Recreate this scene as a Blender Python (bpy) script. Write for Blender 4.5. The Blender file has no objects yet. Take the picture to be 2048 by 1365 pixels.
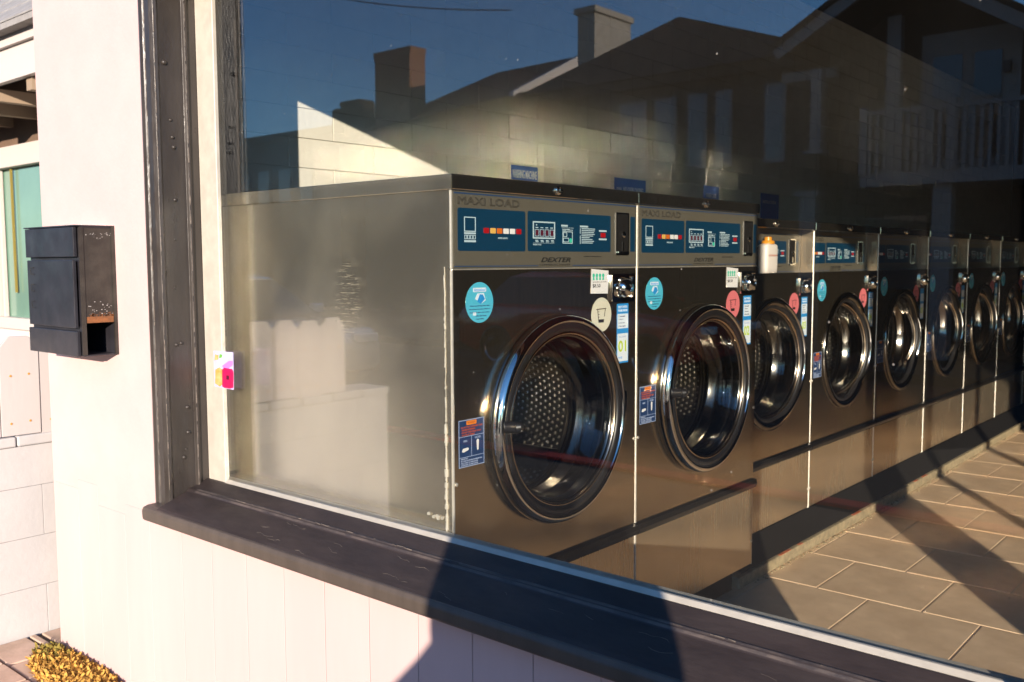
import bpy, bmesh, math, random
from mathutils import Vector, Matrix, Euler
R=math.radians
random.seed(7)
sc=bpy.context.scene
C=sc.collection
PI=math.pi
# ---------------------------------------------------------------- camera
cam=bpy.data.cameras.new('camera'); cam.sensor_width=36; cam.lens=1880.27/2048*36
cam.clip_start=.02; cam.clip_end=600
cam.dof.use_dof=True; cam.dof.focus_distance=2.45; cam.dof.aperture_fstop=6.3
co=bpy.data.objects.new('camera',cam); C.objects.link(co); sc.camera=co
CAM=Vector((1.6605,-1.7027,1.3258))
def camrot(y,p,r):
    fwd=Vector((-math.sin(y)*math.cos(p),math.cos(y)*math.cos(p),math.sin(p)))
    rt=Vector((math.cos(y),math.sin(y),0)); up=rt.cross(fwd)
    r2=rt*math.cos(r)+up*math.sin(r); u2=-rt*math.sin(r)+up*math.cos(r)
    return Matrix((r2,u2,-fwd)).transposed(),fwd
m3,FWD=camrot(.7088,-.0832,-.0042)
co.matrix_world=Matrix.Translation(CAM)@m3.to_4x4()
# ---------------------------------------------------------------- world, sun, exposure
SUN_EL=12.0; SUN_AZ=143.0
w=bpy.data.worlds.new('World'); sc.world=w; w.use_nodes=True
nt=w.node_tree; nt.nodes.clear()
sky=nt.nodes.new('ShaderNodeTexSky'); sky.sky_type='NISHITA'; sky.sun_disc=False
sky.sun_elevation=R(SUN_EL); sky.sun_rotation=R(SUN_AZ); sky.altitude=0; sky.air_density=1.0; sky.dust_density=.0; sky.ozone_density=6.0
bg=nt.nodes.new('ShaderNodeBackground'); bg.inputs[1].default_value=.15
ow=nt.nodes.new('ShaderNodeOutputWorld')
nt.links.new(sky.outputs[0],bg.inputs[0]); nt.links.new(bg.outputs[0],ow.inputs[0])
sl=bpy.data.lights.new('sun','SUN'); sl.energy=4.8; sl.angle=R(.5); sl.color=(1,.86,.72)
so=bpy.data.objects.new('sun',sl); C.objects.link(so)
SD=Vector((-math.sin(R(180-SUN_AZ))*math.cos(R(SUN_EL)), math.cos(R(180-SUN_AZ))*math.cos(R(SUN_EL)), -math.sin(R(SUN_EL))))
so.rotation_euler=SD.to_track_quat('-Z','Y').to_euler(); so.location=(4,-6,6)
sc.view_settings.view_transform='Standard'; sc.view_settings.look='None'
sc.view_settings.exposure=1.0; sc.view_settings.gamma=1; sc.view_settings.use_curve_mapping=False
sc.cycles.use_denoising=True
sc.cycles.max_bounces=12; sc.cycles.transparent_max_bounces=24; sc.cycles.glossy_bounces=6
sc.cycles.caustics_reflective=True; sc.cycles.blur_glossy=0.0; sc.cycles.sample_clamp_indirect=0
# ---------------------------------------------------------------- materials
def mat(name,base,rough=.6,metal=0,var=0.0,vs=6,bump=0,bs=40,spec=.5,col2=None,stretch=(1,1,1),emit=None,coat=0,rvar=0,bd=.004):
    m=bpy.data.materials.new(name); m.use_nodes=True; n=m.node_tree; L=n.links
    p=n.nodes['Principled BSDF']
    p.inputs['Base Color'].default_value=(*base,1); p.inputs['Roughness'].default_value=rough
    p.inputs['Metallic'].default_value=metal; p.inputs['Specular IOR Level'].default_value=spec
    p.inputs['Coat Weight'].default_value=coat
    tc=n.nodes.new('ShaderNodeTexCoord'); mp=n.nodes.new('ShaderNodeMapping'); mp.inputs['Scale'].default_value=stretch
    L.new(tc.outputs['Object'],mp.inputs[0])
    if var or col2:
        no=n.nodes.new('ShaderNodeTexNoise'); no.inputs['Scale'].default_value=vs; no.inputs['Detail'].default_value=6
        no.inputs['Roughness'].default_value=.62
        L.new(mp.outputs[0],no.inputs[0])
        r=n.nodes.new('ShaderNodeValToRGB')
        a=base; b=col2 if col2 else tuple(c*(1-var) for c in base)
        r.color_ramp.elements[0].position=.38; r.color_ramp.elements[1].position=.66
        r.color_ramp.elements[0].color=(*b,1); r.color_ramp.elements[1].color=(*a,1)
        L.new(no.outputs['Fac'],r.inputs[0]); L.new(r.outputs[0],p.inputs['Base Color'])
    if rvar:
        nr=n.nodes.new('ShaderNodeTexNoise'); nr.inputs['Scale'].default_value=vs*1.7; nr.inputs['Detail'].default_value=5
        L.new(mp.outputs[0],nr.inputs[0])
        mr=n.nodes.new('ShaderNodeMapRange'); mr.inputs['From Min'].default_value=.3; mr.inputs['From Max'].default_value=.7
        mr.inputs['To Min'].default_value=max(.02,rough-rvar); mr.inputs['To Max'].default_value=rough+rvar
        L.new(nr.outputs['Fac'],mr.inputs[0]); L.new(mr.outputs[0],p.inputs['Roughness'])
    if bump:
        nb=n.nodes.new('ShaderNodeTexNoise'); nb.inputs['Scale'].default_value=bs; nb.inputs['Detail'].default_value=5
        L.new(mp.outputs[0],nb.inputs[0])
        bu=n.nodes.new('ShaderNodeBump'); bu.inputs['Strength'].default_value=bump; bu.inputs['Distance'].default_value=bd
        L.new(nb.outputs['Fac'],bu.inputs['Height']); L.new(bu.outputs[0],p.inputs['Normal'])
    if emit:
        p.inputs['Emission Color'].default_value=(*emit[:3],1); p.inputs['Emission Strength'].default_value=emit[3]
    return m
def glass_mat(name,f0,tint=(1,1,1),dust=0.0,dustcol=(.8,.75,.68)):
    # clear pane: mirror reflection by angle over straight transmission, a thin film of dust on it
    m=bpy.data.materials.new(name); m.use_nodes=True; n=m.node_tree; L=n.links; n.nodes.clear()
    out=n.nodes.new('ShaderNodeOutputMaterial'); tr=n.nodes.new('ShaderNodeBsdfTransparent'); gl=n.nodes.new('ShaderNodeBsdfGlossy')
    tr.inputs[0].default_value=(*tint,1); gl.inputs['Roughness'].default_value=0.0; gl.inputs['Color'].default_value=(1,1,1,1)
    geo=n.nodes.new('ShaderNodeNewGeometry'); dt=n.nodes.new('ShaderNodeVectorMath'); dt.operation='DOT_PRODUCT'
    L.new(geo.outputs['Normal'],dt.inputs[0]); L.new(geo.outputs['Incoming'],dt.inputs[1])
    def ma(op,a,b=None):
        q=n.nodes.new('ShaderNodeMath'); q.operation=op
        for i,v in enumerate((a,b)):
            if v is None: continue
            if hasattr(v,'links'): L.new(v,q.inputs[i])
            else: q.inputs[i].default_value=v
        return q.outputs[0]
    c=ma('ABSOLUTE',dt.outputs['Value']); k=ma('SUBTRACT',1.0,c); p5=ma('POWER',k,5.0)
    F=ma('ADD',ma('MULTIPLY',p5,1-f0),f0)
    mx=n.nodes.new('ShaderNodeMixShader'); L.new(F,mx.inputs[0]); L.new(tr.outputs[0],mx.inputs[1]); L.new(gl.outputs[0],mx.inputs[2])
    last=mx.outputs[0]
    if dust:
        df=n.nodes.new('ShaderNodeBsdfDiffuse'); df.inputs[0].default_value=(*dustcol,1)
        tc=n.nodes.new('ShaderNodeTexCoord'); mp=n.nodes.new('ShaderNodeMapping'); mp.inputs['Scale'].default_value=(1,1,.35)
        no=n.nodes.new('ShaderNodeTexNoise'); no.inputs['Scale'].default_value=3.5; no.inputs['Detail'].default_value=8; no.inputs['Roughness'].default_value=.6
        L.new(tc.outputs['Object'],mp.inputs[0]); L.new(mp.outputs[0],no.inputs[0])
        mr=n.nodes.new('ShaderNodeMapRange'); mr.inputs['From Min'].default_value=.35; mr.inputs['From Max'].default_value=.75
        mr.inputs['To Min'].default_value=dust*.45; mr.inputs['To Max'].default_value=dust*1.6
        L.new(no.outputs['Fac'],mr.inputs[0])
        # tiny dried specks
        vo=n.nodes.new('ShaderNodeTexVoronoi'); vo.inputs['Scale'].default_value=26
        L.new(tc.outputs['Object'],vo.inputs[0])
        lt=ma('LESS_THAN',vo.outputs['Distance'],.055)
        wn=n.nodes.new('ShaderNodeSeparateColor'); L.new(vo.outputs['Color'],wn.inputs[0])
        sp=ma('MULTIPLY',lt,ma('GREATER_THAN',wn.outputs[0],.80))
        fac=ma('ADD',mr.outputs[0],ma('MULTIPLY',sp,.16))
        mx2=n.nodes.new('ShaderNodeMixShader'); L.new(fac,mx2.inputs[0]); L.new(last,mx2.inputs[1]); L.new(df.outputs[0],mx2.inputs[2]); last=mx2.outputs[0]
    L.new(last,out.inputs[0])
    return m
def steel_panel_mat(name,base,rough,vertical=True,scratch=False,metal=1):
    m=mat(name,base,rough,metal,var=.12,vs=3,stretch=(1,1,1))
    n=m.node_tree; L=n.links; p=n.nodes['Principled BSDF']
    tc=n.nodes.new('ShaderNodeTexCoord'); mp=n.nodes.new('ShaderNodeMapping')
    mp.inputs['Scale'].default_value=(1,60,1.2) if vertical else (1.0,1.0,60)
    if scratch: mp.inputs['Scale'].default_value=(60,60,1.2)
    L.new(tc.outputs['Object'],mp.inputs[0])
    n1=n.nodes.new('ShaderNodeTexNoise'); n1.inputs['Scale'].default_value=3; n1.inputs['Detail'].default_value=4; L.new(mp.outputs[0],n1.inputs[0])
    n2=n.nodes.new('ShaderNodeTexNoise'); n2.inputs['Scale'].default_value=4; n2.inputs['Detail'].default_value=6; L.new(tc.outputs['Object'],n2.inputs[0])
    ad=n.nodes.new('ShaderNodeMath'); ad.operation='ADD'; L.new(n1.outputs['Fac'],ad.inputs[0]); L.new(n2.outputs['Fac'],ad.inputs[1])
    mr=n.nodes.new('ShaderNodeMapRange'); mr.inputs['From Min'].default_value=.7; mr.inputs['From Max'].default_value=1.3
    mr.inputs['To Min'].default_value=rough*(.9 if scratch else .75); mr.inputs['To Max'].default_value=rough*(1.12 if scratch else 1.35)
    L.new(ad.outputs[0],mr.inputs[0]); L.new(mr.outputs[0],p.inputs['Roughness'])
    n3=n.nodes.new('ShaderNodeTexNoise'); n3.inputs['Scale'].default_value=2.2; n3.inputs['Detail'].default_value=1; L.new(tc.outputs['Object'],n3.inputs[0])
    bu=n.nodes.new('ShaderNodeBump'); bu.inputs['Strength'].default_value=.25; bu.inputs['Distance'].default_value=.012
    L.new(n3.outputs['Fac'],bu.inputs['Height']); L.new(bu.outputs[0],p.inputs['Normal'])
    if scratch:
        # rubbed marks: short horizontal scuffs in a loose patch, plus smeary grime
        m2=n.nodes.new('ShaderNodeMapping'); m2.inputs['Scale'].default_value=(9,1,150); L.new(tc.outputs['Object'],m2.inputs[0])
        v=n.nodes.new('ShaderNodeTexNoise'); v.inputs['Scale'].default_value=1.6; v.inputs['Detail'].default_value=3; v.inputs['Distortion'].default_value=1.6; L.new(m2.outputs[0],v.inputs[0])
        g=n.nodes.new('ShaderNodeMath'); g.operation='GREATER_THAN'; g.inputs[1].default_value=.60; L.new(v.outputs['Fac'],g.inputs[0])
        sx=n.nodes.new('ShaderNodeSeparateXYZ'); L.new(tc.outputs['Object'],sx.inputs[0])
        def bell(sock,c,wd):
            a=n.nodes.new('ShaderNodeMath'); a.operation='SUBTRACT'; a.inputs[1].default_value=c; L.new(sock,a.inputs[0])
            b=n.nodes.new('ShaderNodeMath'); b.operation='ABSOLUTE'; L.new(a.outputs[0],b.inputs[0])
            q=n.nodes.new('ShaderNodeMapRange'); q.inputs['From Min'].default_value=wd; q.inputs['From Max'].default_value=wd*.1
            L.new(b.outputs[0],q.inputs[0]); return q.outputs[0]
        bx=bell(sx.outputs[0],-.41,.14); bz=bell(sx.outputs[2],1.22,.27)
        q=n.nodes.new('ShaderNodeMath'); q.operation='MULTIPLY'; L.new(bx,q.inputs[0]); L.new(bz,q.inputs[1])
        q2=n.nodes.new('ShaderNodeMath'); q2.operation='MULTIPLY'; L.new(q.outputs[0],q2.inputs[0]); L.new(g.outputs[0],q2.inputs[1])
        q3=n.nodes.new('ShaderNodeMath'); q3.operation='MULTIPLY'; q3.inputs[1].default_value=.36; L.new(q2.outputs[0],q3.inputs[0])
        sm=n.nodes.new('ShaderNodeTexNoise'); sm.inputs['Scale'].default_value=3; sm.inputs['Detail'].default_value=7; sm.inputs['Distortion'].default_value=.4; L.new(tc.outputs['Object'],sm.inputs[0])
        sr=n.nodes.new('ShaderNodeMapRange'); sr.inputs['From Min'].default_value=.45; sr.inputs['From Max'].default_value=.8; sr.inputs['To Min'].default_value=.08; sr.inputs['To Max'].default_value=.18; L.new(sm.outputs['Fac'],sr.inputs[0])
        mxx=n.nodes.new('ShaderNodeMath'); mxx.operation='MAXIMUM'; L.new(q3.outputs[0],mxx.inputs[0]); L.new(sr.outputs[0],mxx.inputs[1])
        df=n.nodes.new('ShaderNodeBsdfDiffuse'); df.inputs[0].default_value=(.66,.58,.44,1)
        mx=n.nodes.new('ShaderNodeMixShader'); o=n.nodes['Material Output']
        L.new(mxx.outputs[0],mx.inputs[0]); L.new(p.outputs[0],mx.inputs[1]); L.new(df.outputs[0],mx.inputs[2]); L.new(mx.outputs[0],o.inputs[0])
    return m
M={}
M['wall']=mat('white_stucco',(.57,.410,.390),.85,var=.06,vs=5,bump=.25,bs=60)
M['board']=mat('white_board_paint',(.58,.405,.388),.7,var=.05,vs=8,bump=.15,bs=30,stretch=(1,1,.15))
M['brown']=mat('brown_gloss_paint',(.043,.035,.030),.36,var=.30,vs=14,bump=.45,bs=55,stretch=(1,1,.35),rvar=.1)
M['brownsill']=mat('worn_brown_paint',(.046,.034,.031),.55,spec=.35,col2=(.028,.021,.020),vs=9,bump=.5,bs=38,stretch=(.4,1,1),rvar=.14)
M['brownnose']=mat('brown_nosing_paint',(.085,.066,.053),.5,var=.25,vs=16,bump=.3,bs=30,stretch=(1,1,.12))
M['wear']=mat('worn_paint_edge',(.19,.155,.125),.6,col2=(.05,.04,.035),vs=40)
M['wearband']=mat('worn_ridge_paint',(.115,.088,.072),.6,col2=(.036,.029,.029),vs=22,stretch=(.5,1,1),bump=.6,bs=60)
M['bead']=mat('putty_white',(.48,.44,.37),.55,var=.16,vs=18,bump=.2)
M['pane']=glass_mat('window_glass',.08,(.97,.98,.97),dust=.0012)
M['pane2']=glass_mat('window_glass_right',.06,(.95,.96,.95),dust=.0)
M['doorglass']=glass_mat('washer_door_glass',.05,(.78,.79,.78))
M['houseglass']=mat('dark_house_glass',(.02,.025,.03),.05,spec=.8)
M['steel']=steel_panel_mat('brushed_steel',(.50,.41,.29),.17,metal=.97)
M['steel_glow']=steel_panel_mat('brushed_steel_glow',(.60,.48,.33),.22,metal=.84)  # paler, more golden copy of brushed steel: sun glow put into its colour
M['steel_side']=steel_panel_mat('scuffed_steel_side',(.62,.57,.48),.20,scratch=True)
M['steelcap']=mat('cap_steel',(.66,.58,.45),.085,.98,var=.15,vs=5,bump=1.0,bs=2.0,stretch=(3.6,1.2,1),bd=.007)
M['edge']=mat('glint_steel_edge',(.86,.80,.70),.42,.75,var=.15,vs=30)  # paler than the steel panels: sun glint along the folds put into the colour
M['chrome']=mat('polished_chrome',(.78,.75,.70),.07,1,bump=.06,bs=8)
M['chromed']=mat('darker_chrome',(.22,.20,.175),.14,1,bump=.08,bs=10)
M['ringgold']=mat('warm_steel_ring',(.70,.56,.42),.2,1)
M['drum']=mat('drum_steel',(.42,.39,.35),.3,1,var=.3,vs=8)
M['dimple']=mat('drum_dimple',(.52,.48,.42),.28,.9)
M['rubber']=mat('black_rubber',(.012,.011,.011),.38)
M['blackp']=mat('black_plastic',(.012,.011,.012),.22,coat=.4)
M['dark']=mat('dark_recess',(.008,.0065,.005),.8,spec=.2)
M['kick']=mat('black_kick_trim',(.008,.007,.006),.3)
M['console']=mat('taupe_console_paint',(.10,.090,.068),.5,spec=.25,var=.07,vs=5)
M['cblue']=mat('console_teal_blue',(.002,.032,.070),.4,spec=.2)
M['cblue2']=mat('console_navy_blue',(.006,.020,.10),.32)
M['cline']=mat('console_blue_line',(.012,.045,.12),.4)
M['print']=mat('pale_blue_print',(.42,.55,.60),.5)
M['white']=mat('white_print',(.75,.74,.72),.5,var=.04)
M['blackprint']=mat('black_print',(.012,.011,.010),.5)
M['greyprint']=mat('grey_brown_print',(.022,.019,.015),.5)
M['red']=mat('indicator_red',(.36,.005,.008),.3)
M['yellow']=mat('indicator_amber',(.70,.40,.09),.35)
M['orange']=mat('indicator_orange',(.60,.13,.01),.35)
M['green']=mat('indicator_green',(.03,.50,.32),.35)
M['disc']=mat('cyan_sticker',(.075,.46,.62),.4,var=.05)
M['cream']=mat('cream_sticker',(.62,.60,.47),.5)
M['pink']=mat('coral_sticker',(.66,.17,.18),.45)
M['stblue']=mat('sticker_blue',(.02,.26,.62),.4)
M['stpale']=mat('sticker_pale_blue',(.66,.74,.80),.45)
M['lime']=mat('lime_print',(.45,.60,.03),.45)
M['navy']=mat('warning_navy',(.010,.035,.11),.4)
M['warnorange']=mat('warning_orange',(.75,.22,.01),.4)
M['rustprint']=mat('rust_red_print',(.38,.07,.02),.5)
M['navyline']=mat('sticker_grey_blue_line',(.30,.36,.50),.5)
M['block']=mat('white_painted_block',(.78,.74,.64),.75,var=.07,vs=9,bump=.35,bs=50)
M['mortar']=mat('painted_mortar',(.72,.68,.58),.9)
M['tile']=mat('tan_floor_tile',(.84,.61,.40),.4,col2=(.66,.46,.29),vs=5.5,bump=.12,bs=14,rvar=.1)
M['grout']=mat('pale_grout',(.68,.57,.44),.85)
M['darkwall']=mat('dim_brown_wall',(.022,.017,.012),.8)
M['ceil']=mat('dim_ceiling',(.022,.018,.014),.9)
M['plinth']=mat('concrete_plinth',(.36,.29,.17),.85,col2=(.22,.17,.10),vs=30,bump=.6,bs=60)
M['orangepaint']=mat('orange_paint_chip',(.50,.13,.05),.7)
M['concrete']=mat('sidewalk_concrete',(.085,.068,.052),.9,var=.2,vs=3,bump=.3)
M['asphalt']=mat('asphalt',(.032,.029,.027),.9,var=.2,vs=9,bump=.4)
M['farpave']=mat('dark_far_pavement',(.045,.038,.030),.95,var=.3,vs=1)
M['redkerb']=mat('red_kerb_paint',(.42,.045,.03),.6,var=.3,vs=7)
M['paver']=mat('brown_stone_paver',(.60,.43,.33),.85,col2=(.42,.30,.22),vs=5,bump=.4)
M['soil']=mat('dry_soil',(.16,.115,.075),.95,var=.3,vs=14,bump=.4)
M['mailbox']=mat('black_steel_mailbox',(.028,.026,.032),.42,.1,var=.35,vs=10,bump=.1,rvar=.1)
M['mailside']=mat('worn_black_steel',(.05,.043,.035),.5,.2,col2=(.028,.024,.02),vs=14,bump=.2)
M['rust']=mat('rusty_steel',(.24,.085,.025),.85,col2=(.12,.05,.02),vs=40,bump=.4)
M['scuff']=mat('bare_scuff',(.42,.40,.38),.6)
M['nwall']=mat('garden_wall_paint',(.47,.455,.445),.9,var=.08,vs=4,bump=.3)
M['picket']=mat('picket_white_paint',(.50,.455,.435),.7,var=.06,vs=7,bump=.15,stretch=(1,1,.2))
M['nail']=mat('rusty_nail',(.62,.25,.03),.8)
M['nhouse']=mat('white_siding_paint',(.66,.60,.56),.8,var=.04)
M['ntrim']=mat('neighbour_white_trim',(.54,.48,.44),.7)
M['soffit']=mat('brown_soffit',(.16,.10,.065),.8,var=.2)
M['rafter']=mat('tan_rafter',(.30,.22,.15),.8)
M['shingle']=mat('grey_shingle',(.33,.31,.29),.9,var=.25,vs=12,bump=.4)
M['gglass']=mat('green_tinted_glass',(.17,.29,.22),.12,spec=.8,var=.15,vs=1.5)
M['hbrown']=mat('brown_shingle_siding',(.045,.026,.013),.9,var=.3,vs=4,bump=.5,bs=20)
M['hgrey']=mat('taupe_siding',(.05,.038,.026),.9,var=.2,vs=3)
M['hroof']=mat('dark_roof_shingle',(.030,.023,.017),.95,var=.3,vs=6)
M['htrim']=mat('white_house_trim',(.24,.225,.21),.7)
M['siding']=mat('white_gable_siding',(.62,.56,.52),.8)
M['brick']=mat('chimney_brick',(.30,.15,.09),.9,var=.35,vs=14,bump=.3)
M['stone']=mat('pale_stone',(.42,.38,.32),.9,col2=(.30,.27,.22),vs=5,bump=.4)
M['carred']=mat('red_car_paint',(.40,.012,.015),.2,coat=.8)
M['carsilver']=mat('silver_car_paint',(.55,.56,.58),.22,.5,coat=.8)
M['carglass']=mat('car_glass',(.012,.014,.016),.06,spec=.8)
M['lamp']=mat('lamp_lens',(.7,.7,.68),.1)
M['taillamp']=mat('tail_lamp',(.45,.01,.01),.15)
M['cloth']=mat('navy_coat_cloth',(.03,.035,.05),.9)
M['jeans']=mat('denim',(.05,.07,.12),.9)
M['skin']=mat('skin',(.50,.31,.22),.55)
M['hair']=mat('dark_hair',(.03,.02,.015),.6)
M['bottle']=mat('white_bottle_plastic',(.72,.66,.60),.4)
M['cap']=mat('orange_cap',(.62,.25,.02),.35)
M['wsign']=mat('wall_sign_blue',(.03,.12,.50),.45)
M['wsign2']=mat('wall_sign_bright_blue',(.015,.11,.42),.45)
M['signpale']=mat('sign_pale_print',(.70,.72,.82),.6)
M['magenta']=mat('flyer_magenta',(.72,.005,.09),.5,var=.3,vs=60)
M['violet']=mat('flyer_violet',(.42,.18,.62),.5)
M['lilac']=mat('flyer_lilac',(.50,.46,.74),.5,var=.1,vs=60)
M['fo']=mat('flyer_orange',(.78,.26,.04),.5,col2=(.80,.42,.18),vs=50)
M['fg']=mat('flyer_green',(.14,.42,.06),.5)
M['fdark']=mat('flyer_dark',(.08,.004,.02),.5)
M['moss']=mat('orange_dry_moss',(.70,.40,.08),.9,col2=(.36,.20,.04),vs=20)
M['mossg']=mat('olive_moss',(.22,.17,.03),.9)
M['wire']=mat('black_cable',(.01,.01,.01),.7)
M['wood']=mat('utility_wood',(.12,.09,.06),.9)
# ---------------------------------------------------------------- mesh helpers
def B(): return bmesh.new()
def box(bm,x0,y0,z0,x1,y1,z1):
    v=[bm.verts.new((x,y,z)) for x in (x0,x1) for y in (y0,y1) for z in (z0,z1)]
    for f in ((0,1,3,2),(4,6,7,5),(0,4,5,1),(2,3,7,6),(0,2,6,4),(1,5,7,3)): bm.faces.new([v[i] for i in f])
    return v
def prism(bm,pts,a,b,axis=2):
    # pts 2D polygon extruded along axis from a to b. axis2: (x,y); axis0: (y,z); axis1: (x,z)
    def P(p,t): return (p[0],p[1],t) if axis==2 else ((t,p[0],p[1]) if axis==0 else (p[0],t,p[1]))
    A=[bm.verts.new(P(p,a)) for p in pts]; Bv=[bm.verts.new(P(p,b)) for p in pts]
    n=len(pts)
    bm.faces.new(A); bm.faces.new(Bv[::-1])
    for i in range(n): bm.faces.new((A[i],Bv[i],Bv[(i+1)%n],A[(i+1)%n]))
def rrect(y0,z0,y1,z1,r,k=4):
    p=[]
    for cx,cy,a0 in ((y1-r,z1-r,0),(y0+r,z1-r,90),(y0+r,z0+r,180),(y1-r,z0+r,270)):
        for i in range(k+1):
            a=R(a0+90*i/k); p.append((cx+r*math.cos(a),cy+r*math.sin(a)))
    return p
def disc(cy,cz,r,n=40,rz=None): 
    rz=rz or r
    return [(cy+r*math.cos(2*PI*i/n),cz+rz*math.sin(2*PI*i/n)) for i in range(n)]
def lathe(bm,prof,cy=0,cz=0,n=64,cx=0,axis=0):
    # profile of (depth x, radius r) spun round an axis parallel to X through (cy,cz)
    rings=[]
    for (x,r) in prof:
        if r<1e-6: rings.append([bm.verts.new((cx+x,cy,cz) if axis==0 else (cy,cz,cx+x))])
        else:
            rg=[]
            for i in range(n):
                a=2*PI*i/n; c,s=r*math.cos(a),r*math.sin(a)
                rg.append(bm.verts.new((cx+x,cy+c,cz+s) if axis==0 else (cy+c,cz+s,cx+x)))
            rings.append(rg)
    for a,b in zip(rings,rings[1:]):
        if len(a)==1 and len(b)==1: continue
        for i in range(n):
            j=(i+1)%n
            if len(a)==1: bm.faces.new((a[0],b[i],b[j]))
            elif len(b)==1: bm.faces.new((a[i],b[0],a[j]))
            else: bm.faces.new((a[i],b[i],b[j],a[j]))
def tube(bm,p,q,r,n=10,r2=None):
    p=Vector(p);q=Vector(q); d=(q-p).normalized(); a=d.orthogonal().normalized(); b=d.cross(a); r2=r if r2 is None else r2
    A=[bm.verts.new(p+(a*math.cos(2*PI*i/n)+b*math.sin(2*PI*i/n))*r) for i in range(n)]
    Q=[bm.verts.new(q+(a*math.cos(2*PI*i/n)+b*math.sin(2*PI*i/n))*r2) for i in range(n)]
    bm.faces.new(A[::-1]); bm.faces.new(Q)
    for i in range(n): bm.faces.new((A[i],A[(i+1)%n],Q[(i+1)%n],Q[i]))
def bevel(bm,w,seg=2,ang=30):
    bmesh.ops.recalc_face_normals(bm,faces=bm.faces)
    es=[e for e in bm.edges if len(e.link_faces)==2 and e.calc_face_angle(0)>R(ang)]
    bmesh.ops.bevel(bm,geom=es,offset=w,segments=seg,affect='EDGES',profile=.5,clamp_overlap=True)
CACHE={}
def obj(name,bm,m,parent=None,smooth=False,key=None,label=None,kind=None,loc=None,fix=True):
    if key and key in CACHE: me=CACHE[key]; 
    else:
        if callable(bm):
            b=B(); r=bm(b); bm=b
        if fix: bmesh.ops.recalc_face_normals(bm,faces=bm.faces)
        me=bpy.data.meshes.new(name); bm.to_mesh(me); bm.free()
        if smooth:
            for p in me.polygons: p.use_smooth=True
            if smooth!='all':
                try: me.set_sharp_from_angle(angle=R(38))
                except Exception: pass
        me.materials.append(m)
        if key: CACHE[key]=me
    o=bpy.data.objects.new(name,me); C.objects.link(o)
    if parent: o.parent=parent
    if loc: o.location=loc
    if label: o['label']=label
    if kind: o['kind']=kind
    return o
def tag(o,label=None,cat=None,group=None,kind=None):
    if label: o['label']=label
    if cat: o['category']=cat
    if group: o['group']=group
    if kind: o['kind']=kind
    return o
def empty(name,loc,label,cat,group=None,rz=0):
    o=bpy.data.objects.new(name,None); C.objects.link(o); o.location=loc; o.rotation_euler=(0,0,rz); o.empty_display_size=.1
    return tag(o,label,cat,group)
def text(name,s,h,m,parent,x,y,z,key=None,width=None,shear=0,offset=0,outline=None,align='LEFT',facing='X',label=None,ext=.0003):
    k=key or ('txt',s,h,width,shear,offset,outline,align,facing,m.name)
    if k in CACHE: me=CACHE[k]
    else:
        cu=bpy.data.curves.new(name,'FONT'); cu.body=s; cu.size=1; cu.align_x=align; cu.shear=shear; cu.offset=offset
        cu.resolution_u=3
        if outline: cu.fill_mode='NONE'; cu.bevel_depth=outline; cu.bevel_resolution=0
        else: cu.extrude=ext/h
        to=bpy.data.objects.new(name,cu); C.objects.link(to)
        dg=bpy.context.evaluated_depsgraph_get(); me=bpy.data.meshes.new_from_object(to.evaluated_get(dg))
        bpy.data.objects.remove(to); bpy.data.curves.remove(cu)
        xs=[v.co.x for v in me.vertices]; ys=[v.co.y for v in me.vertices]
        sx=sy=h/max(1e-6,(max(ys)-min(ys)) if len(ys) else 1)
        if width: sx=width/(max(xs)-min(xs))
        x0=min(xs) if align=='LEFT' else (min(xs)+max(xs))/2; y0=min(ys)
        for v in me.vertices:
            a,b,c=(v.co.x-x0)*sx,(v.co.y-y0)*sy,v.co.z*h
            v.co=(c,a,b) if facing=='X' else (a,-c,b)
        me.materials.clear(); me.materials.append(m); CACHE[k]=me
    o=bpy.data.objects.new(name,me); C.objects.link(o); o.parent=parent; o.location=(x,y,z)
    if label: o['label']=label
    return o
# ================================================================ ground
sw=obj('sidewalk',lambda b:box(b,-14,-3.8,-.44,14,-.19,-.13),M['concrete'],kind='structure')
obj('road',lambda b:box(b,-60,-10.8,-.5,40,-3.96,-.25),M['asphalt'],kind='structure')
obj('far_pavement',lambda b:box(b,-60,-40,-.5,40,-10.81,-.12),M['farpave'],kind='structure')
obj('ground',lambda b:box(b,-400,-400,-.9,400,400,-.52),M['soil'],kind='structure')
obj('yard_ground',lambda b:box(b,-40,-.19,-.44,-1.905,12,-.132),M['soil'],kind='structure')
obj('kerb',lambda b:(box(b,-30,-3.96,-.4,30,-3.8,-.11),bevel(b,.012)),M['redkerb'],kind='structure')
# stone pavers at the foot of the wall
pv=empty('stone_paving',(0,0,-.132),'brown stone pavers laid at the foot of the white wall, lower left','paving')
rr=random.Random(3)
y=-1.7
row=0
while y<-.20:
    x=-2.09+(row%2)*-.0; dy=.13+rr.random()*.03
    while x<-1.2:
        dx=.2+rr.random()*.08
        X1=min(x+dx-.012,-1.15)
        b=B(); box(b,x,y,0,X1,min(y+dy-.012,-.205),.012+rr.random()*.008); bevel(b,.004)
        obj('paver',b,M['paver'],pv); x+=dx
    y+=dy; row+=1
for i in range(9):
    b=B(); yy=-.19+i*.15; x=-1.93
    box(b,-2.085,yy+.006,0,-1.915,yy+.14,.014); bevel(b,.004); obj('paver',b,M['paver'],pv)
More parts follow.
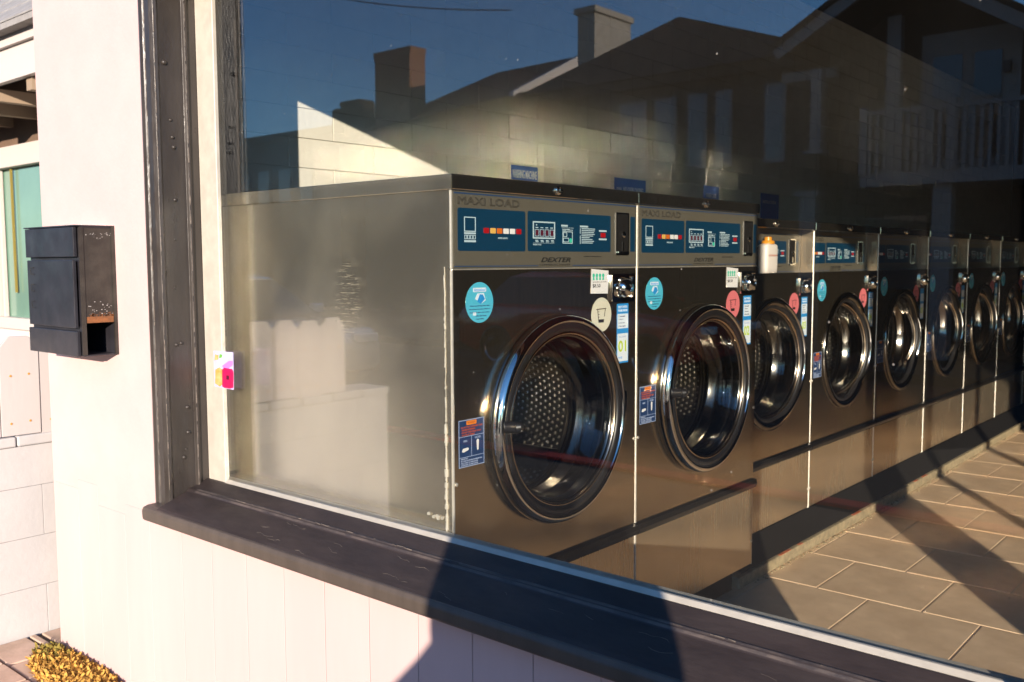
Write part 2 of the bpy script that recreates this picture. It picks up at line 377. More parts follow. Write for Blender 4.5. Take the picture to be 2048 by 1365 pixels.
# dry orange moss clump
def clump(cx,cy,rx,ry,n,h,seed):
    b=B(); r=random.Random(seed)
    for i in range(n):
        a=r.random()*2*PI; q=math.sqrt(r.random()); x=cx+rx*q*math.cos(a); y_=cy+ry*q*math.sin(a); 
        if y_>-.203 and x>-1.91: y_=-.203-r.random()*.04
        z=r.random()*h*(1-q*.7)
        s=.006+r.random()*.008; d=Vector((r.uniform(-1,1),r.uniform(-1,1),r.uniform(.2,1.3))).normalized()*s*1.8
        e=Vector((r.uniform(-1,1),r.uniform(-1,1),r.uniform(-.3,.3))).normalized()*s
        p=Vector((x,y_,z))
        v=[b.verts.new(p-e*.5),b.verts.new(p+e*.5),b.verts.new(p+d+e*.2),b.verts.new(p+d*.8-e*.4)]
        b.faces.new(v)
    return b
tag(obj('dry_moss',clump(-1.62,-.275,.27,.10,2600,.04,1),M['moss'],loc=(0,0,-.122),fix=False),'orange dry moss creeping along the foot of the white wall, lower left','moss',kind='stuff')
tag(obj('olive_moss',clump(-1.80,-.25,.14,.06,600,.04,2),M['mossg'],loc=(0,0,-.122),fix=False),'olive green moss patches among the orange dry moss','moss',kind='stuff')
# ================================================================ laundromat shell
LB=empty('laundromat_building',(0,0,0),'white stucco laundromat with a large brown framed shop window','building')
FY=-.19   # outer wall face
def wall_left(b):
    box(b,-1.90,FY,-.3,-1.0465,-.005,3.3)
obj('front_wall',wall_left,M['wall'],LB)
obj('front_wall',lambda b:box(b,-1.0464,FY,2.20,1.32,-.005,3.3),M['wall'],LB)
obj('front_wall',lambda b:box(b,1.3201,FY+.0,2.33,7.0,-.005,3.3),M['wall'],LB)
obj('front_wall',lambda b:box(b,-1.0464,FY+.004,-.3,1.32,-.03,.520),M['wall'],LB)
obj('front_wall',lambda b:box(b,4.9,FY,-.3,7.0,-.005,2.3299),M['wall'],LB)
obj('side_wall',lambda b:box(b,-1.90,0,-.3,-1.46,12,3.3),M['wall'],LB)
# vertical tongue boards below the sill
xs=[-1.895,-1.70,-1.55,-1.36,-1.195,-1.00,-.83,-.65,-.47]
while xs[-1]<1.2: xs.append(xs[-1]+.178)
for i,(a,c) in enumerate(zip(xs,xs[1:])):
    top=.520 if a>-1.15 else .52+.04*math.sin(i*2.1)
    def bd(b,a=a,c=c,top=top):
        prism(b,[(a+.0008,FY-.0004),(a+.0018,FY-.0014),(c-.0018,FY-.0014),(c-.0008,FY-.0004)],-.2,top)
    obj('wall_board',bd,M['board'],LB)
# ---- splayed brown jamb, left
WF=obj('window_frame',lambda b:(prism(b,[(-1.130,-.1895),(-1.130,-.203),(-1.118,-.207),(-1.106,-.204),(-1.101,-.197),(-1.092,-.197),(-1.087,-.207),(-1.078,-.211),(-1.056,-.210),(-1.044,-.203),(-1.041,-.193),(-1.047,-.184),(-1.0462,-.108),(-1.036,-.106),(-1.034,-.098),(-1.040,-.091),(-1.0455,-.088),(-1.0455,-.046),(-1.0463,-.046),(-1.0463,-.1895)],.562,2.21),bevel(b,.0022,1,12)),M['brown'],LB)
obj('window_frame',lambda b:(box(b,-1.06,-.06,1.60,-1.05,-.05,2.3),),M['brown'],LB) if False else None
# worn light edges down the ridges
for (x,y_) in ((-1.0345,-.1025),(-1.0430,-.2005),(-1.0865,-.2075)):
    def ed(b,x=x,y_=y_):
        r=random.Random(int(-x*1000)); z=.62
        while z<2.18:
            l=.01+r.random()*.09; q=r.uniform(.0008,.0022)
            tube(b,(x,y_-.001,z),(x+r.uniform(-.001,.001),y_-.001,z+l),q,5,q*r.uniform(.5,1)); z+=l+r.random()*.02
    obj('paint_wear',ed,M['wear'],WF,kind='stuff')
def boltat(x,y_,z,n,r=.007):
    b=B(); bmesh.ops.create_icosphere(b,subdivisions=2,radius=r)
    for v in b.verts: v.co=Vector((v.co.x,v.co.y,v.co.z))
    return b
bn=Vector((.94,-.34,0)).normalized()
for (t,z,s) in ((.15,1.938,1.3),(.38,1.767,.8),(.45,1.715,.9),(.5,1.685,1.0),(.48,1.524,.9),(.4,1.40,.6),(.3,1.074,1.0),(.55,1.078,.9),(.76,.873,1.1),(.76,.793,1.1),(.5,.715,1.0),(.62,.74,.6),(.3,1.25,.6)):
    x=-1.046; y_=-.180+.066*t
    b=B(); bmesh.ops.create_icosphere(b,subdivisions=2,radius=.0065*s)
    obj('bolt',b,M['brown'],WF,smooth='all',loc=(x,y_,z))
# bead, head, interior casing
obj('glazing_bead',lambda b:(box(b,-1.0452,-.062,.610,-.948,-.0475,2.18),bevel(b,.002,1)),M['bead'],LB)
def beadb(b):
    prism(b,[(-.068,.618),(-.066,.633),(-.054,.6405),(-.0475,.6405),(-.0475,.618)],-.948,1.399,axis=0)
    bmesh.ops.bisect_plane
obj('glazing_bead',beadb,M['bead'],LB)
obj('window_head',lambda b:box(b,-1.045,-.15,2.172,1.40,-.012,2.1995),M['brown'],LB)
obj('inner_reveal',lambda b:(box(b,-1.0405,-.043,.645,-1.034,-.002,1.545),box(b,-1.034,-.043,.600,1.39,-.002,.632)),M['bead'],LB)
cs=obj('interior_casing',lambda b:(box(b,-1.14,-.043,.2,-1.041,.087,2.7),bevel(b,.004)),M['brown'],LB)
for z,xx,s in ((1.98,.05,1.0),(1.85,.03,.8),(1.69,.045,.9)):
    b=B(); bmesh.ops.create_icosphere(b,subdivisions=2,radius=.0065*s); obj('bolt',b,M['brown'],cs,smooth='all',loc=(-1.041,xx,z))
obj('window_pane',lambda b:box(b,-1.02,-.050,.630,1.399,-.044,2.18),M['pane'],LB)
# sill: inner step, ridge, outer board, nosing
def sill(b):
    prism(b,[(-.19,.521),(-.247,.524),(-.252,.560),(-.248,.566),(-.238,.571),(-.144,.6045),(-.137,.6125),(-.130,.6150),(-.124,.6135),(-.072,.6325),(-.048,.6325),(-.048,.521)],-1.0455,1.45,axis=0)
obj('window_sill',lambda b:(sill(b),bevel(b,.0015,1,20)),M['brownsill'],LB)
WS=obj('sill_nosing',lambda b:(prism(b,[(-.188,.5205),(-.250,.5208),(-.2575,.528),(-.2590,.554),(-.2535,.5655),(-.246,.5665),(-.240,.5695),(-.188,.5700)],-1.115,1.45,axis=0),bevel(b,.002,1,20)),M['brownnose'],LB)
obj('worn_ridge',lambda b:prism(b,[(-.1435,.6050),(-.138,.6115),(-.1300,.6158),(-.1235,.6150),(-.1205,.6135),(-.1205,.6080)],-1.0,1.39,axis=0),M['wearband'],WS)
def wear(b):
    r=random.Random(5); x=-.9
    while x<1.3:
        l=.004+r.random()*.03
        if r.random()<.15: tube(b,(x,-.1315+r.uniform(-.003,.003),.6158),(x+l,-.1315+r.uniform(-.003,.003),.6158),r.uniform(.0006,.0018),5)
        x+=l
    for i in range(26):
        x=r.uniform(-.6,1.25); y_=r.uniform(-.236,-.15); z=0
        px=x;py=y_
        for k in range(r.randint(2,6)):
            nx=px+r.uniform(.004,.016); ny=py+r.uniform(-.005,.004)
            tube(b,(px,py,.5712+(py+.238)*.356),(nx,ny,.5712+(ny+.238)*.356),r.uniform(.0002,.0005),4); px,py=nx,ny
obj('paint_wear',wear,M['wear'],WS,kind='stuff')
# mullion, right door, piers
obj('mullion',lambda b:(box(b,1.400,-.186,-.3,1.45,-.02,2.329),bevel(b,.004)),M['brown'],LB)
obj('mullion',lambda b:box(b,2.45,-.085,-.15,2.80,-.02,2.3299),M['brown'],LB)
for x in (3.27,4.11): obj('mullion',lambda b,x=x:box(b,x-.022,-.085,-.15,x+.022,-.02,2.3299),M['brown'],LB)
obj('door_threshold',lambda b:box(b,1.45,-.14,-.3,4.9,-.0,.012),M['brown'],LB)
obj('front_wall',lambda b:box(b,1.3205,FY+.004,-.3,1.399,-.03,.52),M['wall'],LB)
obj('window_pane',lambda b:box(b,1.451,-.050,.02,2.449,-.044,2.329),M['pane2'],LB)
obj('window_pane',lambda b:box(b,2.801,-.050,.02,4.9,-.044,2.329),M['pane2'],LB)
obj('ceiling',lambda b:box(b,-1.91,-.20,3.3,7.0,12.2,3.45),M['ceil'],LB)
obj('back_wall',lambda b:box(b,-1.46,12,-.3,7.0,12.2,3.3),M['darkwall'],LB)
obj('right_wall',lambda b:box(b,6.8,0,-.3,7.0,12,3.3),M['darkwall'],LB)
obj('sun_cut_board',lambda b:box(b,2.801,-.085,2.10,4.9,-.052,2.3299),M['brown'],LB)  # unseen board added to cut sunlight on the far washers
# painted block courses on the left wall
BW=obj('block_wall',lambda b:box(b,-1.4599,0,0,-1.455,12,3.3),M['mortar'],LB)
nb=0
CH=.118; CL=.443
for r_ in range(-2,9):
    z0=1.707+r_*CH-.0; off=1.020 if r_%2==0 else .800
    for k in range(-3,14):
        y0=off+k*CL
        if y0<.01 or y0>5.5: continue
        def blk(b): box(b,0,.0014,.0012,.007,CL-.0014,CH-.0012); bevel(b,.0016,2)
        obj('block',blk,M['block'],BW,key='block',loc=(-1.455,y0,z0)); nb+=1
def restb(b):
    for r_ in range(-13,14):
        for k in range(-3,26):
            y0=(1.020 if r_%2==0 else .800)+k*CL; z0=1.707+r_*CH
            if not(-2<=r_<9 and y0<=5.5 and y0>=.01) and y0>-.2 and y0<11.4 and z0>0: box(b,-1.455,max(0,y0+.0035),z0+.003,-1.446,y0+CL-.0035,z0+CH-.003)
obj('far_blocks',restb,M['block'],BW,kind='stuff')
# floor with tiles
FL=obj('shop_floor',lambda b:box(b,-1.46,0,-.3,6.8,12,-.004),M['grout'],kind='structure')
TX,TY=.410,.4335
tn=0
for j in range(0,16):
    y0=.6385+j*TY-TY*0
    off=.168 if (j%2==1) else .379
    for i in range(-2,10):
        x0=off+i*TX
        y0=1.505+(j-3)*TY
        offj=.379 if (j-3)%2==0 else .168
        x0=offj+i*TX-TX
        if x0<-.5 or x0>3.2 or y0<.02: continue
        def tl(b): box(b,.004,.004,-.004,TX-.004,TY-.004,.0); bevel(b,.0016,1)
        o=obj('floor_tile',tl,M['tile'],FL,key='tile',loc=(x0,y0,0)); tn+=1
        o.rotation_euler=(rr.uniform(-.001,.001),rr.uniform(-.001,.001),0)
def resttile(b):
    for j in range(0,27):
        y0=1.505+(j-3)*TY; offj=.379 if (j-3)%2==0 else .168
        for i in range(-4,17):
            x0=offj+i*TX-TX
            if y0<.02 or y0>11.5 or x0<-1.35 or x0>6.3: continue
            if j<16 and i<10 and i>=-2 and not (x0<-.5 or x0>3.2): continue
            box(b,x0+.004,y0+.004,-.004,x0+TX-.004,y0+TY-.004,0)
obj('far_floor_tiles',resttile,M['tile'],FL,kind='stuff')
# plinth under the row
PL=empty('concrete_plinth',(0,0,0),'low rough concrete plinth with orange paint chips under the row of washers','plinth')
obj('plinth_slab',lambda b:(box(b,-1.3,1.72,-.002,-.062,11,.047),bevel(b,.006)),M['plinth'],PL)
def chips(b):
    r=random.Random(9)
    for yy in (2.10,2.16,2.30,2.95,3.02,3.9,4.05):
        box(b,-.075,yy,.0475,-.0605,yy+r.uniform(.03,.08),.049)
obj('paint_chip',chips,M['orangepaint'],PL,kind='stuff')
def crumbs(b):
    r=random.Random(19)
    for i in range(260):
        y_=r.uniform(1.8,6); x=-.058+abs(r.gauss(0,.010)); s=r.uniform(.002,.007)
        box(b,x,y_,-.001,x+s,y_+s*1.5,s*.8)
obj('mortar_crumbs',crumbs,M['plinth'],PL,kind='stuff')
# ================================================================ washers
def perfs(b,rad,xb,xf,cy,cz):
    def dim(p,nrm,r=.0058):
        a=nrm.orthogonal().normalized(); c=nrm.cross(a)
        q=[b.verts.new(p+(a*math.cos(i*PI/3)+c*math.sin(i*PI/3))*r) for i in range(6)]
        t=[b.verts.new(p+nrm*.003+(a*math.cos(i*PI/3)+c*math.sin(i*PI/3))*r*.5) for i in range(6)]
        b.faces.new(t)
        for i in range(6): b.faces.new((q[i],q[(i+1)%6],t[(i+1)%6],t[i]))
    s=.0225
    j=0; zz=-rad
    while zz<rad:
        yy=-rad+(s/2 if j%2 else 0)
        while yy<rad:
            d=math.hypot(yy,zz)
            if .05<d<rad-.012: dim(Vector((xb+.001,cy+yy,cz+zz)),Vector((1,0,0)))
            yy+=s
        zz+=s*.866; j+=1
    n=int(2*PI*rad/s); x=xb+.02; j=0
    while x<xf:
        for i in range(n):
            a=2*PI*(i+(.5 if j%2 else 0))/n
            dim(Vector((x,cy+rad*math.cos(a)*.998,cz+rad*math.sin(a)*.998)),Vector((0,-math.cos(a),-math.sin(a))))
        x+=s*.866; j+=1
def washer(loc,W,H,kind,label,number='01',ajar=0,cup='red',shop=True,detail=True,price=True):
    big=kind=='big'
    D=1.02 if big else .90
    zc=H-.0395; zb=1.3102 if big else 1.2725; zk=.4633 if big else .4358; z0=.125
    cy,cz=(.436,.876) if big else (.430,.868)
    K=kind
    T=empty('washing_machine',loc,label,'washing machine','front loading washers in a row along the left wall')
    def part(n,f,m,parent=T,sm=False,key=None,label=None,kd=None,loc=None):
        return obj(n,f,m,parent,smooth=sm,key=(K,key or n),label=label,kind=kd,loc=loc)
    obj('side_panel',lambda b:box(b,-D,.001,z0,-.004,.006,zc-.0005),M['steel_side'] ,T,key=(K,'sp1'))
    obj('side_panel',lambda b:box(b,-D,W-.006,z0,-.004,W-.001,zc-.0005),M['steel_glow'],T,key=(K,'sp2'))
    part('back_panel',lambda b:box(b,-D-.004,.001,z0,-D-.0002,W-.001,zc),M['steel_glow'])
    # front panel with round opening
    def fp(b):
        a0,b0,a1,b1=.006,zk+.012,W-.006,zb-.003; r=.262; n=48
        inner=[b.verts.new((0,cy+r*math.cos(2*PI*i/n),cz+r*math.sin(2*PI*i/n))) for i in range(n)]
        outer=[]
        for i in range(n):
            a=2*PI*i/n; c,s=math.cos(a),math.sin(a)
            t=min(((a1-cy)/c if c>1e-6 else 1e9),((a0-cy)/c if c<-1e-6 else 1e9),((b1-cz)/s if s>1e-6 else 1e9),((b0-cz)/s if s<-1e-6 else 1e9))
            outer.append(b.verts.new((0,cy+c*t,cz+s*t)))
        for i in range(n): b.faces.new((inner[i],inner[(i+1)%n],outer[(i+1)%n],outer[i]))
        # corners
        for (y_,z_) in ((a0,b0),(a0,b1),(a1,b0),(a1,b1)):
            v=b.verts.new((0,y_,z_)); an=math.atan2(z_-cz,y_-cy)%(2*PI); i=int(an/(2*PI)*n)
            b.faces.new((outer[i],outer[(i+1)%n],v))
        ext=bmesh.ops.extrude_face_region(b,geom=b.faces[:])
        for v in ext['geom']:
            if isinstance(v,bmesh.types.BMVert): v.co.x-=.010
    FP=part('front_panel',fp,M['steel'])
    part('base_panel',lambda b:(box(b,-.010,.006,z0+.002,0,W-.006,zk-.030),bevel(b,.002,1)),M['steel_glow'])
    part('kick_trim',lambda b:(prism(b,[(.0,zk-.028),(.014,zk-.024),(.020,zk-.006),(.016,zk+.008),(.0,zk+.010)],.004,W-.004,axis=1) ,),M['kick']) if False else None
    def kt(b):
        pr=[(-.012,zk-.028),(.012,zk-.024),(.017,zk-.008),(.014,zk+.007),(-.012,zk+.010)]
        A=[b.verts.new((p[0],.003,p[1])) for p in pr]; Q=[b.verts.new((p[0],W-.003,p[1])) for p in pr]
        b.faces.new(A); b.faces.new(Q[::-1])
        for i in range(5): b.faces.new((A[i],A[(i+1)%5],Q[(i+1)%5],Q[i]))
    part('kick_trim',kt,M['kick'])
    def et(b):
        tube(b,(-.003,.0035,z0),(-.003,.0035,zk-.03),.0042,8); tube(b,(-.003,.0035,zk+.011),(-.003,.0035,zb-.003),.0042,8); tube(b,(-.003,.0035,zb+.001),(-.003,.0035,zc-.001),.0042,8)
    part('edge_trim',et,M['edge'],sm=True)
    def et2(b):
        tube(b,(-.004,W-.0045,z0),(-.004,W-.0045,zk-.03),.003,8); tube(b,(-.004,W-.0045,zk+.011),(-.004,W-.0045,zb-.003),.003,8)
    part('edge_trim',et2,M['edge'],sm=True,key='et2')
    part('seam_trim',lambda b:tube(b,(-.002,.006,zb-.001),(-.002,W-.004,zb-.001),.0022,6),M['edge'],sm=True)
    part('toe_panel',lambda b:box(b,-.10,.004,0.048 if not big else .0,-.085,W-.004,z0),M['dark'])
    cap=part('top_cap',lambda b:(box(b,-D-.005,-.005 if big else 0,zc,.010,W-.006,H),bevel(b,.003,2)),M['steelcap'])
    if big: part('lightened_cap_side',lambda b:box(b,-D-.004,-.0066,zc+.0015,.0085,-.0052,H-.0018),M['steel_side'],parent=cap)  # added strip: brightness mirrored by the cap's side put into a lighter material
    kn=part('cap_lock',lambda b:lathe(b,[(0,.0),(0,.013),(.004,.0135),(.007,.011),(.008,.008),(.006,.006),(.014,.005),(.016,0)],.424 if big else .43,H-.019,20,cx=.010),M['chrome'],sm=True,parent=cap)
    for (y_,z_) in ((.012,cz-.12),(W-.012,cz-.12),(.012,.22),(W-.012,.22)):
        obj('screw',lambda b:lathe(b,[(0,.0055),(.002,.005),(.0035,.002),(.0036,0)],0,0,10),M['edge'],T,smooth=True,key='screw',loc=(.0,y_,z_))
    # ---- console
    CX=0 if big else -.065
    CO=part('console',lambda b:(box(b,CX-.03,.008,zb+.002,CX+.002,W-.008,zc-.001),),M['console'])
    if not big: part('console_ledge',lambda b:box(b,-.075,.008,zb-.0035,.0005,W-.008,zb+.0015),M['steelcap'])
    s=1.0 if big else .94; o=zb-1.3102 if big else zb-1.3102-.0
    def zz(z): return zb+(z-1.3102)*s if not big else z
    X=CX+.0022
    def plate(name,y0,z0_,y1,z1_,m,r=.006,dx=0,t=.0004,key=None):
        return part(name,lambda b:prism(b,rrect(y0,zz(z0_),y1,zz(z1_),min(r,(y1-y0)/2.01,(zz(z1_)-zz(z0_))/2.01)),X+dx,X+dx+t,axis=0),m,parent=CO,key=key or (name,y0,z0_))
    cb=M['cblue']
    plate('control_panel',.022,1.356,.289,1.465,cb)
    plate('control_panel',.299,1.357,.698,1.467,cb)
    plate('control_panel',.807,1.359,min(.833,W-.014),1.468,cb,r=.002)
    def lines(b):
        for (y0,z0_,y1,z1_) in ((.008,1.500,W-.008,1.5035),(.008,1.3155,.345,1.318),(.505,1.3155,W-.008,1.318)):
            prism(b,[(y0,zz(z0_)),(y1,zz(z0_)),(y1,zz(z1_)),(y0,zz(z1_))],X,X+.0003,axis=0)
    part('console_line',lines,M['cline'],parent=CO)
    def icons(b,dx=.0005):
        def q(y0,z0_,y1,z1_): prism(b,[(y0,zz(z0_)),(y1,zz(z0_)),(y1,zz(z1_)),(y0,zz(z1_))],X+dx,X+dx+.0003,axis=0)
        def fr(y0,z0_,y1,z1_,t):
            q(y0,z0_,y1,z0_+t); q(y0,z1_-t,y1,z1_); q(y0,z0_+t,y0+t*1.2,z1_-t); q(y1-t*1.2,z0_+t,y1,z1_-t)
        fr(.0455,1.405,.089,1.443,.0025); q(.0455,1.399,.089,1.4035)
        for k in range(4): fr(.0465+k*.0107,1.386,.0560+k*.0107,1.397,.0016)
        q(.0455,1.3785,.089,1.3835)
        # cycle display
        fr(.321,1.392,.421,1.440,.0038)
        for k in range(4): fr(.330+k*.0225,1.3985,.3485+k*.0225,1.418,.0013); q(.333+k*.022,1.4215,.345+k*.022,1.4240)
        for k in range(4): q(.332+k*.0235,1.3860,.344+k*.0235,1.3885); q(.333+k*.0235,1.3825,.346+k*.0235,1.3847)
        q(.322,1.3795,.418,1.3802); q(.335,1.4285,.340,1.4315)
        # coin diagram
        fr(.456,1.380,.504,1.415,.0022); fr(.459,1.3990,.477,1.412,.0018); fr(.459,1.384,.486,1.3965,.0018)
        q(.450,1.4285,.480,1.4335); q(.452,1.4245,.510,1.4255); q(.455,1.4195,.490,1.4215); q(.455,1.4165,.473,1.4180); q(.478,1.4145+.0035,.505,1.4197)
        # instructions text block
        q(.540,1.4285,.580,1.4335)
        for k,(l) in enumerate((.068,.066,.062,.066,.058,.040,.054,.062,.056)): 
            z_=1.4235-k*.0052; q(.548,z_,.548+l,z_+.0024)
        q(.540,1.4095,.5425,1.4255); q(.540,1.380,.5425,1.4045)
        q(.636,1.4175,.676,1.4225); q(.636,1.3925,.676,1.3975)
    part('panel_print',icons,M['print'],parent=CO)
    ys=.119
    for k,cn in enumerate(('red','yellow','orange','white','white','red')):
        plate('indicator_light',ys+k*.0262,1.4025,ys+.0205+k*.0262,1.4165,M[cn],r=.002,dx=.0005,t=.0012,key=('ind',k))
    plate('indicator_light',.645,1.4005,.669,1.4145,M['red'],r=.002,dx=.0005,t=.0012,key=('ind',7))
    plate('start_button',.4885,1.3825,.500,1.3955,M['green'],r=.005,dx=.0005,t=.0012)
    for k in range(4): plate('cycle_digit',.3335+k*.0225,1.401,.3455+k*.0225,1.4155,M['fdark'],r=.001,dx=.0003,t=.0005,key=('dig',k))
    if detail:
        text('mode_lights_text','MODE LIGHTS',.0046,M['print'],CO,X+.0005,.176,zz(1.3885),width=.038,offset=.015)
        text('maxi_load_text','MAXI LOAD',.0200 if big else .018,M['greyprint'],CO,X+.0004,.023,zz(1.4735),width=.242,outline=.022)
        text('maker_name','DEXTER',.0135,M['blackprint'],CO,X+.0003,.357,zz(1.3265),width=.138,shear=.35,offset=.022)
        text('maker_subtitle','COMMERCIAL WASHER',.0055,M['greyprint'],CO,X+.0003,.352,zz(1.3165),width=.142)
        text('maker_address','FOR SERVICE OR INFORMATION CALL',.0030,M['greyprint'],CO,X+.0003,.560,zz(1.3455-.004),width=.09)
        text('wash_cycle_text','WASH CYCLE',.0040,M['print'],CO,X+.0005,.322,zz(1.3735),width=.036,offset=.01)
    # coin slide
    CS=part('coin_slide',lambda b:(prism(b,rrect(.722,zz(1.348),.794,zz(1.479),.004),X,X+.004,axis=0)),M['chrome'],parent=CO)
    part('coin_slot',lambda b:prism(b,rrect(.730,zz(1.353),.787,zz(1.474),.004),X+.0041,X+.0046,axis=0),M['dark'],parent=CO)
    def cd(b):
        lathe(b,[(0,.010),(.006,.010),(.009,.006),(.009,0)],.757,zz(1.411),14,cx=X+.0047)
        box(b,X+.0047,.7545,zz(1.361),X+.007,.7605,zz(1.388)); box(b,X+.0047,.730,zz(1.3545),X+.010,.787,zz(1.3585))
    part('coin_guide',cd,M['chrome'],parent=CO,sm=True)
    # ---- coin box
    def cbx(b):
        pr=rrect(.698,1.204,.826,1.290,.006,3); pi=rrect(.707,1.212,.817,1.282,.005,3); q=zb-1.3102
        n=len(pr)
        A=[b.verts.new((.0005,p[0],p[1]+q)) for p in pr]; Bv=[b.verts.new((.010,p[0],p[1]+q)) for p in pr]
        Cv=[b.verts.new((.010,p[0],p[1]+q)) for p in pi]; Dv=[b.verts.new((.002,p[0],p[1]+q)) for p in pi]
        for i in range(n):
            j=(i+1)%n
            for U,V in ((A,Bv),(Bv,Cv),(Cv,Dv)): b.faces.new((U[i],V[i],V[j],U[j]))
        b.faces.new(Dv)
    q=zb-1.3102
    CB=part('coin_box',cbx,M['chrome'],sm=True)
    part('coin_knob',lambda b:lathe(b,[(.002,.033),(.012,.031),(.026,.027),(.032,.020),(.034,.012),(.030,.010),(.030,0)],.762,1.246+q,28),M['chrome'],parent=CB,sm=True)
    # ---- stickers
    sx=.0004
    DB=obj('round_notice',lambda b:prism(b,disc(.104,1.2225+q,.0530),sx,sx+.0004,axis=0),M['disc'],T,key=(K,'disc'),label='cyan round attention sticker')
    def dp(b):
        g=sx+.0006
        prism(b,rrect(.079,1.250+q,.129,1.261+q,.002),g,g+.0003,axis=0)
        prism(b,[(.086,1.232+q),(.095,1.246+q),(.120,1.247+q),(.127,1.228+q),(.110,1.219+q),(.122,1.229+q),(.114,1.240+q),(.104,1.238+q),(.099,1.226+q)],g,g+.0003,axis=0)
        prism(b,rrect(.078,1.189+q,.090,1.198+q,.002),g,g+.0003,axis=0)
    part('notice_art',dp,M['stpale'],parent=DB)
    def dt2(b):
        prism(b,[(.094,1.226+q),(.104,1.244+q),(.116,1.243+q),(.124,1.231+q),(.106,1.219+q)],sx+.001,sx+.0013,axis=0)
    part('notice_book',dt2,M['stblue'],parent=DB)
    if detail:
        text('notice_title','Attention!',.0085,M['stblue'],DB,sx+.001,.082,1.2513+q,width=.044)
        for k,(s_,w_) in enumerate((('When laundering items that',.076),('have been heavily soiled or',.080),('need to be spun, use caution',.076),('Use the hose',.040),('responsibly',.03))):
            text('notice_line',s_,.0042,M['navy'],DB,sx+.0007,.104-w_/2+(.006 if k==3 else 0),1.2115-k*.0085+q,width=w_)
    cm=M['cream'] if cup=='cream' else M['pink']
    CU=obj('round_soap_sticker',lambda b:prism(b,disc(.6535,1.166+q,.0525),sx,sx+.0004,axis=0),cm,T,key=(K,'cup',cup),label='round %s soap measure sticker'%('cream' if cup=='cream' else 'coral pink'))
    def cupart(b):
        g=sx+.0006
        def q4(p): prism(b,[(a,c+q) for a,c in p],g,g+.0003,axis=0)
        q4([(.626,1.184),(.678,1.186),(.678,1.1835),(.626,1.1815)]); q4([(.631,1.184),(.634,1.184),(.640,1.146),(.637,1.146)])
        q4([(.672,1.185),(.675,1.185),(.670,1.160),(.667,1.160)]); q4([(.636,1.152),(.667,1.152),(.665,1.142),(.638,1.142)])
        for k in range(3): q4([(.634+k*.001,1.176-k*.008),(.643,1.176-k*.008),(.643,1.1745-k*.008),(.634+k*.001,1.1745-k*.008)])
    part('cup_drawing',cupart,M['blackprint'],parent=CU)
    if price:
        PT=obj('price_tag',lambda b:prism(b,[(.597,1.232+q),(.686,1.230+q),(.689,1.300+q),(.600,1.306+q)],sx+.0006,sx+.001,axis=0),M['white'],T,key=(K,'price'),label='white paper price tag')
        text('price_text','$8.50' if big else '$5.00',.0125,M['blackprint'],PT,sx+.0013,.606,1.248+q,width=.040)
        def gar(b):
            for k in range(4): prism(b,disc(.611+k*.0165,1.286+q,.0062,10),sx+.0012,sx+.0014,axis=0); prism(b,[(.606+k*.0165,1.272+q),(.616+k*.0165,1.272+q),(.614+k*.0165,1.281+q),(.608+k*.0165,1.281+q)],sx+.0012,sx+.0014,axis=0)
        part('price_icons',gar,M['green'],parent=PT)
        if detail: text('price_small','all washes per load',.004,M['greyprint'],PT,sx+.0013,.607,1.264+q,width=.07)
    NS=obj('number_sticker',lambda b:prism(b,rrect(.737,1.0085+q,.801,1.196+q,.002),sx,sx+.0004,axis=0),M['stblue'],T,key=(K,'ns'),label='blue and white payment sticker numbered %s'%number)
    def nsw(b):
        g=sx+.0006
        for z0_,z1_ in ((1.118,1.164),(1.014,1.102)): prism(b,rrect(.740,z0_+q,.7985,z1_+q,.0015),g,g+.0003,axis=0)
    part('number_field',nsw,M['stpale'],parent=NS)
    text('number_text',number,.036,M['lime'],NS,sx+.001,.744,1.044+q,width=.044,offset=.02)
    if detail:
        text('pay_title','PAY WITH',.0085,M['stpale'],NS,sx+.0008,.745,1.181+q,width=.048,offset=.01)
        text('pay_title','YOUR PHONE',.0075,M['stpale'],NS,sx+.0008,.743,1.1705+q,width=.052,offset=.01)
        text('pay_line','1. Download',.005,M['navy'],NS,sx+.001,.745,1.154+q,width=.036); text('pay_line','2. Sign in',.005,M['navy'],NS,sx+.001,.745,1.144+q,width=.026)
        text('pay_line','3. Add money',.005,M['navy'],NS,sx+.001,.745,1.133+q,width=.034); text('pay_line','4. Start washer',.005,M['navy'],NS,sx+.001,.745,1.123+q,width=.040)
        text('machine_word','MACHINE',.0055,M['navyline'],NS,sx+.001,.748,1.089+q,width=.038)
        text('pay_logo','easy pay'[:4],.007,M['stblue'],NS,sx+.001,.745,1.022+q,width=.022)
    WN=obj('warning_sticker',lambda b:prism(b,rrect(.020,.796+q,.118,.921+q,.002),sx,sx+.0004,axis=0),M['navy'],T,key=(K,'warn'),label='navy and orange warning sticker')
    part('warning_badge',lambda b:prism(b,rrect(.050,.906+q,.088,.917+q,.002),sx+.0006,sx+.0009,axis=0),M['warnorange'],parent=WN)
    def wl(b):
        g=sx+.0006
        def q_(y0,z0_,y1,z1_): prism(b,[(y0,z0_+q),(y1,z0_+q),(y1,z1_+q),(y0,z1_+q)],g,g+.0003,axis=0)
        for a in ((.0205,.7965,.1175,.7985),(.0205,.9185,.1175,.9205),(.0205,.7985,.0225,.9185),(.1155,.7985,.1175,.9185),(.0225,.822,.1155,.8235),(.0225,.876,.1155,.8775),(.068,.8235,.0695,.876)): q_(*a)
    part('warning_frame',wl,M['navyline'],parent=WN)
